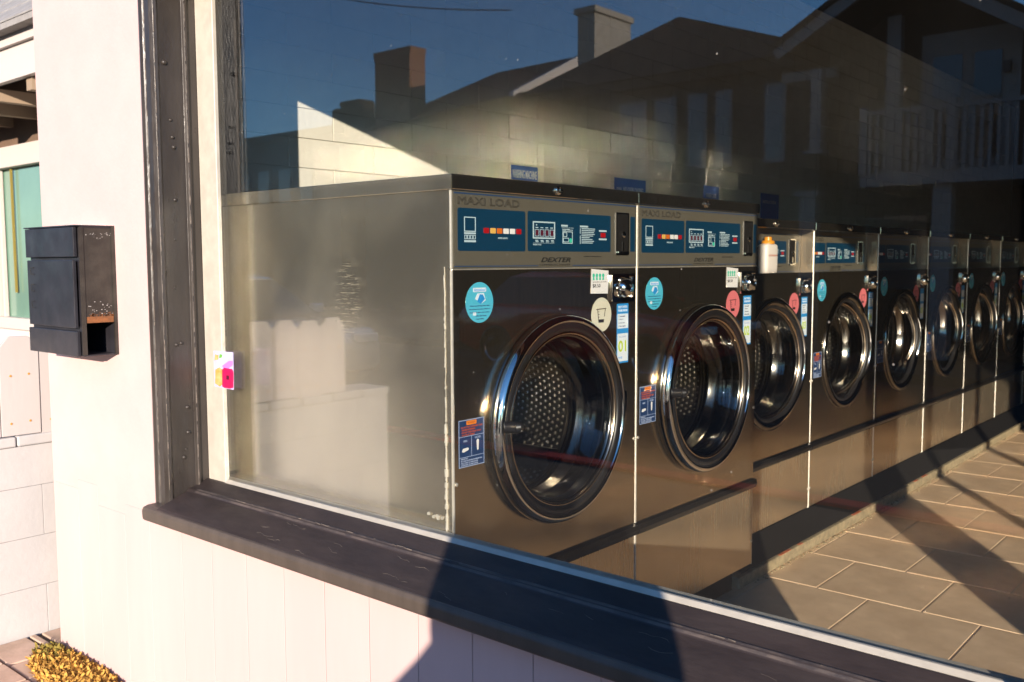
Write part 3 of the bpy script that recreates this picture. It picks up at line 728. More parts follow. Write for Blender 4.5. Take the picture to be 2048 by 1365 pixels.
    def wh(b):
        g=sx+.0006
        prism(b,[(.032,.838+q),(.038,.836+q),(.056,.840+q),(.058,.845+q),(.054,.847+q),(.036,.846+q)],g,g+.0003,axis=0)
        prism(b,[(.088,.861+q),(.092,.865+q),(.097,.862+q),(.0955,.838+q),(.0925,.834+q),(.0895,.838+q)],g,g+.0003,axis=0)
    part('lever_drawing',wh,M['white'],parent=WN)
    if detail:
        text('warning_word','WARNING',.0058,M['rustprint'],WN,sx+.001,.053,.909+q,width=.032)
        for k,(s_,w_) in enumerate((('DO NOT PUT FLAMMABLE ITEMS',.082),('- THE DRUM IS SPINNING',.054),('- DO NOT OPEN DOOR WHEN',.076),('- WATER IS VISIBLE',.052))): text('warning_line',s_,.0048,M['rustprint'],WN,sx+.0007,.029,.8985-k*.0068+q,width=w_,offset=.01)
        text('open_word','OPEN',.0055,M['navyline'],WN,sx+.0007,.038,.862+q,width=.014); text('locked_word','LOCKED',.0055,M['navyline'],WN,sx+.0007,.082,.867+q,width=.022)
        for k,(s_,w_) in enumerate((('IMPORTANT',.026),('IN CASE OF POWER INTERRUPTION',.080),('PULL LEVER TO OPEN DOOR',.064),('ATTEMPTING TO FORCE DOOR',.064))): text('warning_note',s_,.0038,M['navyline'],WN,sx+.0007,.029,.8165-k*.0055+q,width=w_)
    # ---- door base ring and tub
    TB=part('tub_ring',lambda b:lathe(b,[(0.0005,.300),(.012,.298),(.014,.285),(.010,.268),(-.004,.258),(-.02,.250),(-.035,.248),(-.06,.246),(-.085,.244),(-.10,.228),(-.125,.222),(-.14,.29)],cy,cz,72),M['chromed'],sm='all')
    part('tub_gasket',lambda b:lathe(b,[(.003,.262),(.006,.255),(-.006,.248),(-.016,.249)],cy,cz,64),M['rubber'],sm='all')
    DR=part('drum',lambda b:lathe(b,[(-.13,.215),(-.14,.30),(-.46,.30),(-.48,.28),(-.48,.0)],cy,cz,48),M['drum'],sm=True)
    if detail or shop:
        obj('drum_dimples',lambda b:perfs(b,.298,-.479,-.16,cy,cz),M['dimple'],DR,key=(K,'perf'),kind='stuff')
        def baf(b):
            for k in range(3):
                a=R(80+120*k); c,s_=math.cos(a),math.sin(a); t=Vector((0,-s_,c)); rd=Vector((0,c,s_)); ce=Vector((0,cy,cz))
                v=[]
                for x in (-.45,-.18):
                    for (u,w_) in ((-.045,.298),(-.012,.235),(.012,.235),(.045,.298)): v.append(b.verts.new(ce+rd*w_+t*u+Vector((x,0,0))))
                b.faces.new(v[:4]); b.faces.new(v[4:][::-1])
                for i in range(3): b.faces.new((v[i],v[i+4],v[i+5],v[i+1]))
        part('drum_baffle',baf,M['drum'],parent=DR)
    # ---- door, hinged on its right edge
    hy=cy+.30
    def L(prof,n=72): return lambda b:lathe(b,prof,-.30,0,n)
    DO=obj('door_ring',L([(.012,.285),(.003,.297),(.008,.3035),(.028,.3025),(.042,.296),(.049,.288),(.048,.281),(.038,.278),(.02,.277),(.012,.285)]),M['chrome'],T,smooth='all',key=(K,'ring'),loc=(.006,hy,cz))
    DO.rotation_euler=(0,0,-R(ajar)); DO.scale=(.78,1,1)
    obj('door_gasket',L([(.034,.2785),(.043,.274),(.045,.263),(.040,.2535),(.022,.2515),(.012,.276)]),M['rubber'],DO,smooth='all',key=(K,'gask'))
    obj('inner_ring',L([(.030,.2525),(.038,.2500),(.038,.2465),(.030,.2430),(.020,.2435),(.014,.252)]),M['ringgold'],DO,smooth='all',key=(K,'inr'))
    obj('retainer_ring',L([(.026,.2428),(.026,.2395),(.018,.2365),(.002,.2330),(-.006,.2320)]),M['chromed'],DO,smooth='all',key=(K,'ret'))
    obj('door_glass',L([(.018,.2362),(.004,.2325),(-.035,.222),(-.070,.206),(-.096,.174),(-.108,.12),(-.113,.06),(-.114,0)],64),M['doorglass'],DO,smooth='all',key=(K,'dgl'))
    def hd(b):
        tube(b,(.036,-.30-.268,.012),(.092,-.30-.266,.016),.017,14,.015); tube(b,(.091,-.30-.266,.016),(.104,-.30-.262,.018),.015,12,.010)
        tube(b,(.050,-.30-.272,.012),(.056,-.30-.212,.004),.0125,12,.009)
    obj('door_handle',hd,M['rubber'],DO,smooth=True,key=(K,'hand'))
    def hg(b):
        box(b,.004,-.030,-.05,.034,.014,.05); bevel(b,.004); tube(b,(.02,.008,-.062),(.02,.008,.062),.007,10)
    obj('door_hinge',hg,M['chromed'],DO,smooth=True,key=(K,'hinge'))
    return T
ords=['first washer, nearest the window, with cream soap sticker and number 01','second washer from the window, same tall size as the first, with pink soap sticker']
washer((0,0,0),.85,1.548,'big','tall steel washer nearest the window with cream round sticker and number 01','01',cup='cream')
washer((0,.85,0),.85,1.548,'big','tall steel washer second from the window with coral round sticker, number 02','02')
W2=.8683; X2=-.1831; Y2=2.6713-W2
labs=['steel washer with the white orange capped bottle on its ledge, third from the window',
 'steel washer right of the bottle, fourth from the window, half of its console in sunlight',
 'fifth steel washer from the window, in shade past the sunlit console',
 'sixth steel washer from the window, in deep shade with door ajar',
 'seventh steel washer from the window, deep in the dim shop',
 'eighth steel washer from the window, at the right edge of the picture',
 'ninth steel washer from the window, far back in the dark',
 'tenth steel washer from the window, farthest back of the row']
aj=[9,20,38,30,24,34,10,5]
for k in range(8):
    washer((X2,Y2+k*W2,0),W2,1.512,'small',labs[k],'%02d'%(k+3),ajar=aj[k],detail=k<2,price=k>1 and False)
# black sloped skirt between the small washers and the plinth
SKT=obj('base_skirt',lambda b:prism(b,[(-.186,.121),(-.079,.053),(-.079,.0478),(-.186,.0478)],1.78,8.75,axis=1),M['dark'])
tag(SKT,'long black sloped skirt at the foot of the washer row','base skirt')
# caulk bead down the front corner of the first machine's side
def caulk(b):
    r=random.Random(4); z=.60
    while z<1.30:
        l=.006+r.random()*.02; q=r.uniform(.0012,.0042)*(1.3 if z<.9 else .6)
        tube(b,(-.024+r.uniform(-.0012,.0012),-.0005,z),(-.024+r.uniform(-.0012,.0012),-.0005,z+l),q,6,q*r.uniform(.5,1.1)); z+=l*.9
    for i in range(5): 
        x=-.035-r.random()*.06; tube(b,(x,-.001,.66+i*.002),(x+.008,-.003,.668),.005,6,.002)
tag(obj('caulk_bead',caulk,M['bead']),'ragged white caulk bead down the corner of the nearest washer','caulk')
# bottle on third washer's ledge
BT=empty('detergent_bottle',(X2-.030,Y2+.435,1.2742),'white detergent bottle with orange cap on the third washer ledge','bottle')
def bb(b):
    rings=[]
    for z,sx_,sy_ in ((0,.022,.054),(.004,.026,.060),(.03,.027,.062),(.10,.027,.061),(.128,.027,.060),(.134,.024,.052),(.138,.017,.034)):
        rings.append([b.verts.new((sx_*math.copysign(abs(math.cos(a))**.4,math.cos(a)),sy_*math.copysign(abs(math.sin(a))**.4,math.sin(a)),z)) for a in [2*PI*i/28 for i in range(28)]])
    for A,Q in zip(rings,rings[1:]):
        for i in range(28): b.faces.new((A[i],A[(i+1)%28],Q[(i+1)%28],Q[i]))
    b.faces.new(rings[0][::-1]); b.faces.new(rings[-1])
obj('body',bb,M['bottle'],BT,smooth='all')
def bc(b): lathe(b,[(.136,.0),(.136,.030),(.146,.031),(.152,.026),(.153,.018),(.168,.017),(.170,.013),(.170,0)],0,0,24,axis=2)
obj('cap',bc,M['cap'],BT,smooth=True)
BT.scale=(.95,.95,.95)
text('bottle_text','DETERGENT',.009,M['rustprint'],BT,.0275,-.045,.078,width=.09)
obj('coin_cup',lambda b:(lathe(b,[(0,.0),(0,.016),(.020,.018),(.021,.015),(.004,.013),(.004,0)],.13,0,20,axis=2)) ,M['bottle'],None) if False else None
# wall signs
def sign(y0,z0,y1,z1,m,label,lines,x=-1.4435):
    S=empty('wall_sign',(x,y0,z0),label,'sign')
    obj('sign_board',lambda b:box(b,0,0,0,.003,y1-y0,z1-z0),m,S)
    for (s_,ly,lz,lh,lw) in lines: text('sign_text',s_,lh,M['signpale'],S,.0036,ly,lz,width=lw,offset=.02)
    return S
sign(1.915,1.62,2.125,1.815,M['wsign'],'blue wall sign reading WASHING MACHINE INSTRUCTIONS above the first washer',[('WASHING MACHINE',.006,.132,.042,.194),('INSTRUCTIONS',.026,.068,.050,.150),('Load machine, add soap',.02,.045,.012,.16)])
sign(2.825,1.62,3.155,1.812,M['wsign2'],'bright blue wide wall sign above the seam of the first two washers',[('NO OVERLOADING',.09,.115,.028,.21),('PLEASE',.02,.125,.012,.05)])
sign(3.855,1.66,4.065,1.827,M['wsign'],'small dark blue wall sign above the second washer',[('WASH CARE',.03,.09,.028,.14)])
S4=sign(4.69,1.62,4.99,1.822,M['wsign'],'square navy wall sign above the bottle on the third washer',[('INSTRUCTIONS',.03,.13,.022,.22)])
# colourful flyer on the bead
FY0=-.0645
FLY=empty('window_flyer',(-.991,FY0,.935),'small colourful magenta and lilac flyer stuck on the glazing bead and glass','flyer')
fz=.118; fw=.110
def fly(name,pts,m,d,parent=FLY): return obj(name,lambda b:prism(b,[(p[0]*fw,p[1]*fz) for p in pts],-d,-d-.0003,axis=1),m,parent)
fly('card',[(0,.02),(.98,0),(1,1),(.0,.985)],M['lilac'],0)
fly('print_red_leaf',[(.03,.72),(.24,.76),(.26,.88),(.06,.90)],M['fo'],.0005)
fly('print_green',[(.27,.80),(.42,.82),(.46,.90),(.32,.92)],M['fg'],.0005)
fly('print_violet',[(.42,.60),(.78,.76),(.98,.77),(.97,.66),(.74,.55),(.50,.54)],M['violet'],.0005)
fly('print_orange',[(.03,.10),(.06,.48),(.28,.56),(.44,.50),(.40,.10),(.28,.03)],M['fo'],.0005)
fly('print_magenta',[(.40,.05),(.42,.50),(.52,.56),(.93,.55),(.99,.48),(.97,.06),(.80,.02),(.5,.02)],M['magenta'],.0006)
fly('print_dark',[(.62,.25),(.76,.25),(.77,.37),(.63,.37)],M['fdark'],.001)
fly('print_white',[(.05,.52),(.22,.70),(.60,.95),(.95,.97),(.70,.80),(.42,.62),(.24,.56)],M['stpale'],.0004)
# ================================================================ mailbox
MB=empty('mailbox',(-1.540,-.19,1.028),'black steel wall mailbox with an open rusty side slot','mailbox')
mw,md,mh=.188,.114,.42   # half width... front faces -y
x0,x1=-.195,.178
def mbox(b):
    t=.004
    box(b,x0,-md,0,x1,-.002,t); box(b,x0,-md,mh-t,x1,-.002,mh)          # floor, top
    box(b,x0,-md,t,x0+t,-.002,mh-t); box(b,x0+t,-.006,t,x1-t,-.002,mh-t)
    box(b,x0+t,-md,t,x1-t,-md+t,mh-t)
obj('shell',mbox,M['mailbox'],MB)
obj('side_plate',lambda b:(box(b,x1-.006,-md+.004,.112,x1,-.006,mh-.004),bevel(b,.002)),M['mailside'],MB)
obj('rust_edge',lambda b:box(b,x1-.004,-md+.012,.108,x1+.0008,-.012,.128),M['rust'],MB)
obj('side_flange',lambda b:(box(b,x1-.002,-md-.004,.004,x1+.003,-md+.010,mh-.004),box(b,x1-.002,-.011,.0,x1+.006,-.001,mh+.004)),M['mailside'],MB)
obj('lid',lambda b:(box(b,x0-.004,-md-.018,mh,x1+.004,-.001,mh+.004),),M['mailbox'],MB)
obj('front_door',lambda b:(box(b,x0,-md-.016,mh-.098,x1-.012,-md-.004,mh-.002),bevel(b,.002)),M['mailbox'],MB)
fd=obj('front_door',lambda b:(box(b,x0,-md-.016,.092,x1-.012,-md-.004,mh-.108),bevel(b,.002)),M['mailbox'],MB)
fd.rotation_euler=(0,0,R(-1.2))
obj('front_door',lambda b:(box(b,x0,-md-.016,.000,x1-.012,-md-.004,.082),bevel(b,.002)),M['mailbox'],MB)
def slots(b):
    for k in range(3):
        for j in range(2): box(b,x0+.035+.03*0,-md-.0172,.15+k*.057+j*.022,x0+.057,-md-.0158,.1525+k*.057+j*.022)
        box(b,x0+.034,-md-.0171,.15+k*.057,x0+.0355,-md-.0158,.174+k*.057)
obj('vent_slots',slots,M['mailside'],fd if False else MB)
def scf(b):
    r=random.Random(12)
    for i in range(46):
        z=mh-.02-abs(r.gauss(0,.010)) if i<22 else .132+abs(r.gauss(0,.022)); y_=-.012-r.random()*(md-.03); q=r.uniform(.0006,.0022)
        box(b,x1,y_,z,x1+.0006,y_+q*1.6,z+q)
obj('paint_scuffs',scf,M['scuff'],MB,kind='stuff')
def rst(b):
    r=random.Random(15)
    for i in range(60):
        z=.128+abs(r.gauss(0,.006)); y_=-.012-r.random()*(md-.03); q=r.uniform(.001,.004)
        box(b,x1,y_,z,x1+.0007,y_+q*1.4,z+q)
obj('rust_bloom',rst,M['rust'],MB,kind='stuff')
# ================================================================ neighbour's garden wall and pickets
NW=empty('garden_wall',(-2.10,-1.75,-.132),'low white block garden wall beside the laundromat, lower left','wall')
obj('wall_core',lambda b:box(b,-.20,.006,0,-.006,3.25,.762),M['nwall'],NW)
zr=[0,.20,.40,.60]
for j,z_ in enumerate(zr):
    k=-1
    while True:
        a=k*.40+(.2 if j%2 else 0); c=a+.40
        if a>=3.25: break
        a_=max(a,0); c_=min(c,3.26)
        if c_-a_>.02:
            def wb(b,a_=a_,c_=c_,z_=z_,j=j): box(b,-.010,a_+.0006,z_+.0006,0,c_-.0006,z_+(.20 if j<3 else .16)-.0006); bevel(b,.0015)
            obj('wall_block',wb,M['nwall'],NW)
        k+=1
obj('end_block',lambda b:box(b,-.20,-.004,0,-.0105,.0055,.76),M['nwall'],NW)
k=0; y_=-.008
rc=random.Random(8)
while y_<3.2:
    l=.19
    def cp(b,y_=y_): box(b,-.215,y_+.002,.762,.008,y_+l-.003,.800+rc.random()*.004); bevel(b,.006)
    obj('coping_stone',cp,M['nwall'],NW); y_+=l
PF=empty('picket_fence',(-2.14,-1.468,.669),'white dog eared picket fence with rusty nails on the garden wall','fence')
pk=[.0]
yy=0
for i in range(17):
    wd=.145 if i not in (2,) else .135
    def pkt(b,wd=wd): prism(b,[(0,0),(wd,0),(wd,.338),(wd-.036,.380),(.036,.380),(0,.338)],0,.018,axis=0); bevel(b,.002)
    gap=.003 if i!=3 else .008
    o=obj('picket',pkt,M['picket'],PF,key=('pk',wd),loc=(.02+(.004 if i%3 else 0),yy,.005-(.008 if i%4==1 else 0)))
    o.rotation_euler=(R(rr.uniform(-.6,.6)),0,0)
    for (a,z_) in ((.035,.052),(wd-.04,.056),(.040,.235),(wd-.038,.238)):
        obj('nail',lambda b:lathe(b,[(0,.0045),(.0015,.004),(.0018,0)],0,0,8),M['nail'],PF,key='nail',loc=(.0425,yy+a,z_))
    yy+=wd+gap
obj('fence_rail',lambda b:box(b,-.02,.02,.06,.018,yy-.02,.115),M['picket'],PF)
obj('fence_rail',lambda b:box(b,-.02,.02,.23,.018,yy-.02,.285),M['picket'],PF)
# ================================================================ neighbour house (direct view, left edge)
NH=empty('neighbour_house',(-7,1.5,0),'white neighbouring house with a green tinted window and grey shingle roof','house')
def nbx(name,x0,y0,z0,x1,y1,z1,m,bv=0): 
    return obj(name,lambda b:(box(b,x0+7,y0-1.5,z0,x1+7,y1-1.5,z1),bevel(b,bv) if bv else None),m,NH)
nbx('wall',-9,1.5,-.1,-2.4,5,.80,M['nhouse']); nbx('wall',-9,1.5,2.20,-2.4,5,2.9,M['soffit']) 
nbx('wall',-9,1.5,.8001,-6.95,5,2.1999,M['nhouse']); nbx('wall',-5.2,1.5,.8001,-2.4,5,2.1999,M['nhouse'])
nf=nbx('window_frame',-6.95,1.46,2.105,-5.2,1.53,2.27,M['ntrim'],.006)
nbx('window_frame',-6.95,1.46,.80,-5.2,1.53,.895,M['ntrim'],.006); nbx('window_frame',-6.95,1.46,.8951,-6.68,1.53,2.1049,M['ntrim'],.006)
obj('window_sash',lambda b:box(b,.33,-.005,.896,.37,.02,2.104),M['ntrim'],NH); 
nbx('window_pane',-6.68,1.53,.895,-5.2,1.54,2.105,M['gglass'])
nbx('window_blind',-6.40,1.475,1.03,-6.33,1.50,2.10,M['wood']) if False else None
nbx('window_blind',-6.66,1.60,.90,-5.2,1.62,1.20,M['ntrim'])
nbx('blind_cord',-6.44,1.50,1.10,-6.42,1.515,2.10,M['mossg'])
nbx('room_back',-6.9,3.2,.5,-5.2,3.3,2.4,M['nhouse'])
nbx('fascia',-9,.86,2.50,-2.4,.90,2.70,M['ntrim']); nbx('fascia',-9,.83,2.701,-2.4,.90,2.765,M['ntrim'])
for i in range(10): nbx('rafter',-8.8+i*.6,.90,2.42,-8.72+i*.6,1.5,2.50,M['rafter'])
def nroof(b):
    prism(b,[(-.75,2.765),(-.75,2.80),(3.6,6.55),(3.6,2.765)],-2.2,4.8,axis=0)
NR=obj('roof',nroof,M['shingle'],NH)
for j in range(8):
    for i in range(16):
        t0=j*.22; sl_=(6.55-2.80)/4.35
        def sh(b): 
            v=[(0,0,.006),(.31,0,.006),(.31,.22,.006+.22*sl_),(0,.22,.006+.22*sl_),(0,0,.016),(.31,0,.016),(.31,.22,.010+.22*sl_),(0,.22,.010+.22*sl_)]
            V=[b.verts.new(q) for q in v]
            for f in ((4,5,6,7),(0,1,5,4),(1,2,6,5),(2,3,7,6),(3,0,4,7),(0,3,2,1)): b.faces.new([V[q] for q in f])
        obj('shingle',sh,M['shingle'],NR,key='shingle',loc=(-1.2+i*.32+(.16 if j%2 else 0),-.75+t0,2.80+t0*sl_))
# ================================================================ houses across the street (seen mirrored in the pane)
def house(name,loc,label): 
    return empty(name,loc,label,'house')
# house A: brown shingled with gable, balcony
HA=house('brown_house',(-3,-12,0),'brown shingled house with a white gabled balcony reflected at upper right of the window')
def A(name,x0,y0,z0,x1,y1,z1,m,parent=HA): return obj(name,lambda b:box(b,x0+3,y0+12,z0,x1+3,y1+12,z1),m,parent)
A('wall',-4.10,-19,-.1,4.2,-13.1,4.35,M['hbrown'])
obj('gable_wall',lambda b:prism(b,[(-1.3+0,4.35),(1.75,4.35),(.02,5.42)],-7,-1.101,axis=1),M['hbrown'],HA)
obj('upper_wall',lambda b:prism(b,[(1.2,4.3501),(7.2,4.3501),(7.2,6.3),(4.2,6.9),(1.9,5.6)],-7,-1.9,axis=1),M['hbrown'],HA)
def rake(b,xa,za,xb,zb,y0,y1,t=.17):
    d=Vector((xb-xa,0,zb-za)).normalized(); n=Vector((-d.z,0,d.x)); 
    if n.z>0: n=-n
    P=[(xa,za),(xb,zb),(xb+n.x*t,zb+n.z*t),(xa+n.x*t,za+n.z*t)]
    prism(b,P,y0,y1,axis=1)
obj('rake_board',lambda b:rake(b,-1.80,4.50,-.0,5.52,-.06,.0),M['htrim'],HA)
obj('rake_board',lambda b:rake(b,.0,5.5199,1.80,4.36,-.06,.0),M['htrim'],HA)
obj('roof',lambda b:rake(b,-1.86,4.56,-.0,5.62,-6,.04,.07),M['hroof'],HA)
obj('roof',lambda b:rake(b,.0,5.6199,1.86,4.42,-6,.04,.07),M['hroof'],HA)
A('corner_post',-4.24,-12.3,2.98,-4.08,-12.14,4.17,M['htrim']); A('post_base',-4.33,-12.34,2.93,-4.02,-12.1,2.98,M['htrim'])
A('corner_post',-4.36,-12.3,-.05,-4.12,-12.1,2.30,M['htrim']); A('post_base',-4.42,-12.34,2.30,-4.06,-12.06,2.37,M['htrim'])
A('corner_post',-3.35,-12.9,2.5,-3.15,-12.75,4.9,M['htrim'])
A('balcony_floor',-3.42,-13.1,2.38,2.0,-12.0,2.56,M['htrim'])
HR=A('handrail',-3.42,-12.06,3.38,2.0,-11.98,3.44,M['htrim'])
n=0
x=-3.40
while x<1.9:
    obj('baluster',lambda b:box(b,-.022,-.022,0,.022,.022,.82),M['htrim'],HA,key='balu',loc=(x+3,-.02,2.56)); x+=.105
for x in (-3.38,-2.2,-.9,.4,1.7): A('newel_post',x-.05,-12.08,2.56,x+.05,-11.97,3.50,M['htrim'])
DA=A('door_surround',-2.95,-13.14,2.56,-1.62,-13.08,4.62,M['htrim'])
A('door_pane',-2.78,-13.09,2.8,-2.38,-13.06,4.28,M['houseglass']); A('door_pane',-2.22,-13.09,2.8,-1.86,-13.06,4.28,M['houseglass'])
A('lamp',-1.83,-13.08,3.95,-1.74,-12.98,4.10,M['rubber'])
A('porch_post',-2.45,-12.3,-.05,-2.2,-12.1,2.38,M['htrim']); A('porch_post',-.7,-12.3,-.05,-.5,-12.1,2.38,M['htrim'])
A('window',-3.7,-13.08,.9,-2.8,-13.05,2.0,M['houseglass'])
A('eave_board',-5.0,-12.9,4.15,-4.12,-12.8,4.30,M['htrim'])
# house B: hip roofed with bay windows
HB=house('taupe_house',(-8,-14,0),'taupe hip roofed house with tall white framed windows reflected in the middle of the window')
def Bx(name,x0,y0,z0,x1,y1,z1,m,parent=HB): return obj(name,lambda b:box(b,x0+8,y0+14,z0,x1+8,y1+14,z1),m,parent)
Bx('wall',-10.9,-20,-.1,-4.9,-14.1,4.72,M['hgrey'])
def hip(b,x0,y0,x1,y1,z,ax,ay,az):
    v=[b.verts.new(p) for p in ((x0,y0,z),(x1,y0,z),(x1,y1,z),(x0,y1,z),(ax,ay,az))]
    b.faces.new(v[:4])
    for i in range(4): b.faces.new((v[i],v[(i+1)%4],v[4]))
obj('roof',lambda b:hip(b,-3.3,.25,3.4,-6.4,4.82,-1.15,-2.6,6.62),M['hroof'],HB)
Bx('cornice',-11.1,-14.1,4.64,-4.8,-13.85,4.81,M['hgrey'])
for (a,c) in ((-8.95,-8.33),(-8.14,-7.67),(-7.43,-7.03),(-6.86,-6.52),(-5.9,-5.5)):
    f=Bx('window_frame',a,-14.1,3.05,c,-14.04,4.42,M['htrim'])
    obj('window_pane',lambda b,a=a,c=c:box(b,a+8.05,-.045,3.13,c+7.95,-.03,4.34),M['houseglass'],f)
# house C with gable and chimneys
HC=house('long_roofed_house',(-18,-18,0),'long low roofed house with brick and stone chimneys reflected at upper left of the window')
obj('wall',lambda b:box(b,-3.2,-6,-.1,2.80,0,5.40),M['hgrey'],HC)
obj('wall',lambda b:box(b,2.81,-8,-.1,6.6,-4.6,6.0),M['hgrey'],HC)
def croof(b):
    v=[b.verts.new(p) for p in ((-3.3,.1,5.40),(2.84,.1,5.80),(2.84,-6.2,5.8),(-3.3,-6.2,5.4),(-.3,-3.0,7.28),(2.84,-3.1,7.36))]
    for f in ((0,1,5,4),(1,2,5),(2,3,4,5),(3,0,4),(0,3,2,1)): b.faces.new([v[i] for i in f])
obj('roof',croof,M['hroof'],HC)
CHB=obj('chimney',lambda b:prism(b,[(-2.62,5.0),(-1.08,5.0),(-1.08,7.40),(-1.02,7.72),(-2.70,7.72),(-2.62,7.40)],-.62,0.02,axis=1),M['brick'],HC,label='flared brick chimney')
obj('chimney',lambda b:(box(b,5.10,-1.6,5.8,5.62,.02,7.55),box(b,5.02,-1.66,7.551,5.68,.08,7.70)),M['stone'],HC,label='pale stone chimney')
obj('gable_siding',lambda b:prism(b,[(-.0,5.90),(-3.05,7.38),(-3.05,6.65),(-.6,6.0)],2.842,2.87,axis=0),M['siding'],HC)
obj('rake_board',lambda b:prism(b,[(.1,5.90),(-3.05,7.40),(-3.05,7.28),(.1,5.78)],2.872,3.02,axis=0),M['siding'],HC)
HD=house('low_dark_house',(-26,-18,0),'low dark flat roofed house reflected at the left edge of the window')
obj('wall',lambda b:box(b,-9,-7,-.1,3.6,0,5.45),M['hgrey'],HD)
obj('roof',lambda b:box(b,-9.4,-7.2,5.451,3.8,.4,5.68),M['hroof'],HD)
for i in range(8): 
    f=obj('window_frame',lambda b,i=i:box(b,-6.9+i*1.2,0,3.3,-6.1+i*1.2,.05,4.6),M['hgrey'],HD)
    obj('window_pane',lambda b,i=i:box(b,-6.82+i*1.2,.051,3.38,-6.18+i*1.2,.06,4.52),M['houseglass'],f)
obj('chimney',lambda b:(box(b,3.2,-.9,5.0,4.75,0,6.28),box(b,3.45,-.8,6.281,4.5,-.1,6.50),bevel(b,.1,2)),M['hroof'],HD)
tag(obj('street_tree',lambda b:None or [tube(b,(0,0,-.1),(0,0,2.2),.14,8,.08)],M['wood'],loc=(-30,-13,0)),'bare tree trunk beyond the low dark house','tree') if False else None
WR=obj('overhead_cable',lambda b:[tube(b,(-19+i*1.0,-12,8.45-.38*i+.012*i*i),(-18+i*1.0,-12,8.45-.38*(i+1)+.012*(i+1)**2),.012,5) for i in range(9)],M['wire'])
tag(WR,'thin overhead cable crossing the reflected sky at top left of the window','cable')
# ================================================================ parked cars (reflected faintly)
def car(loc,rz,m,label):
    T=empty('parked_car',loc,label,'car',rz=rz)
    prof=[(-2.1,.32),(-2.12,.62),(-2.0,.80),(-1.2,.90),(-.55,.95),(.0,.97),(1.3,.98),(1.95,.95),(2.1,.80),(2.12,.35),(1.7,.22),(-1.7,.22)]
    obj('body',lambda b:(prism(b,prof,-.86,.86,axis=1),bevel(b,.07,3,25)),m,T,smooth=True)
    obj('roof',lambda b:(prism(b,[(-.30,1.38),(.0,1.44),(.9,1.44),(1.3,1.36),(1.3,1.33),(-.30,1.34)],-.60,.60,axis=1),bevel(b,.02)),m,T,smooth=True)
    def gh(b):
        lo=[(-1.05,-.76),(1.75,-.76),(1.75,.76),(-1.05,.76)]; hi=[(-.30,-.60),(1.25,-.60),(1.25,.60),(-.30,.60)]
        a=[b.verts.new((p[0],p[1],.93)) for p in lo]; c=[b.verts.new((p[0],p[1],1.365)) for p in hi]
        b.faces.new(a[::-1]); b.faces.new(c)
        for i in range(4): b.faces.new((a[i],a[(i+1)%4],c[(i+1)%4],c[i]))
    obj('window_glass',gh,M['carglass'],T)
    for x in (-1.32,1.30):
        for s in (-1,1):
            wh=obj('wheel',lambda b:(lathe(b,[(-.10,.20),(-.11,.29),(-.08,.325),(.08,.325),(.11,.29),(.10,.20)],0,0,28)),M['rubber'],T,smooth=True,key='tyre',loc=(x,s*.80,.325)); wh.rotation_euler=(0,0,PI/2)
            obj('rim',lambda b:lathe(b,[(-.09,.0),(-.09,.19),(-.105,.205),(.105,.205),(.09,.19),(.09,0)],0,0,20),M['chrome'],wh,smooth=True,key='rim')
    for s in (-1,1):
        obj('headlight',lambda b:(box(b,-.06,-.16,-.05,.03,.16,.05),bevel(b,.02)),M['lamp'],T,key='hl',loc=(-2.08,s*.62,.70))
        obj('tail_light',lambda b:(box(b,-.03,-.12,-.09,.05,.12,.09),bevel(b,.02)),M['taillamp'],T,key='tl',loc=(2.07,s*.66,.78))
        obj('wing_mirror',lambda b:(box(b,-.06,-.09,-.06,.06,.09,.06),bevel(b,.03)),m,T,key=('wm',m.name),loc=(-.72,s*.96,1.0))
    return T
car((-6.3,-9.7,-.25),PI,M['carred'],'red parked car across the street, reflected faintly in the washer fronts')
car((-9.0,-5.1,-.25),PI,M['carsilver'],'silver car parked at the near kerb, reflected in the lower left of the window')
# ================================================================ photographer (casts the shadow on the sill)
PS=Vector((1.735,-1.93,-.12))
right=Vector((.759,.651,0)); fwd=Vector((-.651,.759,0))
def pp(r_,f_,z): return PS+right*r_+fwd*f_+Vector((0,0,z))
def skin(name,verts,edges,radii,m,parent=None,sub=2):
    me=bpy.data.meshes.new(name); me.from_pydata([tuple(v) for v in verts],edges,[])
    o=bpy.data.objects.new(name,me); C.objects.link(o)
    md=o.modifiers.new('s','SKIN'); me.skin_vertices[0].data[0].use_root=True
    for i,r_ in enumerate(radii): me.skin_vertices[0].data[i].radius=(r_,r_) if not isinstance(r_,tuple) else r_
    s=o.modifiers.new('ss','SUBSURF'); s.levels=sub; s.render_levels=sub
    dg=bpy.context.evaluated_depsgraph_get(); nm=bpy.data.meshes.new_from_object(o.evaluated_get(dg)); bpy.data.objects.remove(o)
    for p in nm.polygons: p.use_smooth=True
    nm.materials.clear(); nm.materials.append(m)
    o=bpy.data.objects.new(name,nm); C.objects.link(o)
    if parent: o.parent=parent
    return o
PE=empty('person',(0,0,0),'person in a dark coat holding a camera up outside the window','person')
cl=pp(0,.17,1.335)
V=[pp(0,0,.80),pp(0,.0,.95),pp(0,.0,1.08),pp(0,0,1.17),pp(0,.02,1.24),pp(0,.04,1.30),pp(0,.05,1.40),
   pp(-.15,0,1.15),pp(-.17,.05,1.01),pp(-.13,.22,1.16),pp(-.07,.20,1.29),
   pp(.15,0,1.15),pp(.22,.05,1.01),pp(.13,.22,1.16),pp(.07,.20,1.29),
   pp(-.09,0,.72),pp(-.10,.02,.42),pp(-.11,0,.08),pp(-.11,.14,.03),
   pp(.09,0,.72),pp(.10,.02,.42),pp(.11,0,.08),pp(.11,.14,.03)]
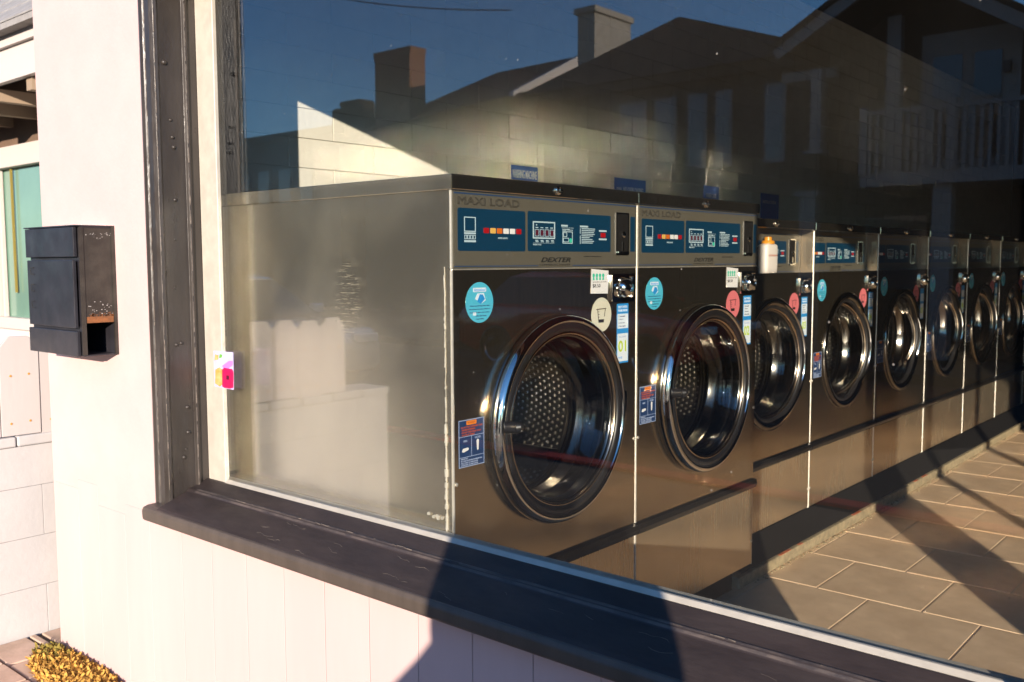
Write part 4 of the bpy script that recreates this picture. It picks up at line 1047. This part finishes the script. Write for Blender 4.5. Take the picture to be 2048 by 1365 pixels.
E_=[(0,1),(1,2),(2,3),(3,4),(4,5),(5,6),(3,7),(7,8),(8,9),(9,10),(3,11),(11,12),(12,13),(13,14),(0,15),(15,16),(16,17),(17,18),(0,19),(19,20),(20,21),(21,22)]
Rr=[.14,.135,.145,.11,.05,.075,.085,.07,.055,.042,.03,.07,.055,.042,.03,.085,.058,.042,.04,.085,.058,.042,.04]
body=skin('body',V,E_,Rr,M['skin'],PE)
coatV=[pp(-.16,0,.50),pp(-.26,0,.74),pp(-.02,0,.93),pp(.02,0,1.06),pp(0,.0,1.20),pp(-.185,0,1.27),pp(-.180,.03,1.02),pp(-.12,.21,1.16),pp(.205,0,1.27),pp(.212,.03,1.02),pp(.13,.21,1.16)]
skin('coat',coatV,[(0,1),(1,2),(2,3),(3,4),(3,5),(5,6),(6,7),(3,8),(8,9),(9,10)],[.36,.31,.235,.215,.10,.085,.085,.055,.09,.09,.055],M['cloth'],PE)
skin('trousers',[pp(0,0,.72),pp(-.09,0,.66),pp(-.10,.02,.42),pp(-.11,0,.10),pp(.09,0,.66),pp(.10,.02,.42),pp(.11,0,.10)],[(0,1),(1,2),(2,3),(0,4),(4,5),(5,6)],[.14,.105,.08,.07,.105,.08,.07],M['jeans'],PE)
hb=B(); bmesh.ops.create_uvsphere(hb,u_segments=24,v_segments=16,radius=.1)
for v in hb.verts:
    v.co=Vector((v.co.x*.95,v.co.y*1.05,v.co.z*1.35)); 
    if v.co.y>.02 and v.co.z<.05: v.co.y*=.3
ho=obj('hair',hb,M['hair'],PE,smooth='all'); ho.location=pp(0,.03,1.385); ho.rotation_euler=(0,0,math.atan2(fwd.y,fwd.x)-PI/2)
for s in (-1,1):
    for k in range(5):
        f0=pp(s*(.075-.004*k),.205,1.285+k*.014); f1=pp(s*(.088),.235-.004*abs(k-2),1.285+k*.015); f2=pp(s*.062,.262,1.287+k*.015)
        if k==4: f1=pp(s*.05,.20,1.275); f2=pp(s*.03,.215,1.29)
        skin('finger',[f0,f1,f2],[(0,1),(1,2)],[.010,.009,.007],M['skin'],PE,1)
    e=B(); bmesh.ops.create_icosphere(e,subdivisions=2,radius=.012); obj('eye',e,M['white'],PE,smooth='all',loc=pp(s*.033,.112,1.335))
PC=empty('handheld_camera',pp(0,.20,1.33),'black camera held by the person outside the window','camera',rz=math.atan2(fwd.y,fwd.x)-PI/2)
obj('camera_body',lambda b:(box(b,-.065,-.04,-.045,.065,.0,.045),bevel(b,.008)),M['blackp'],PC)
obj('camera_prism',lambda b:(box(b,-.025,-.035,.045,.025,-.002,.068),bevel(b,.006)),M['blackp'],PC)
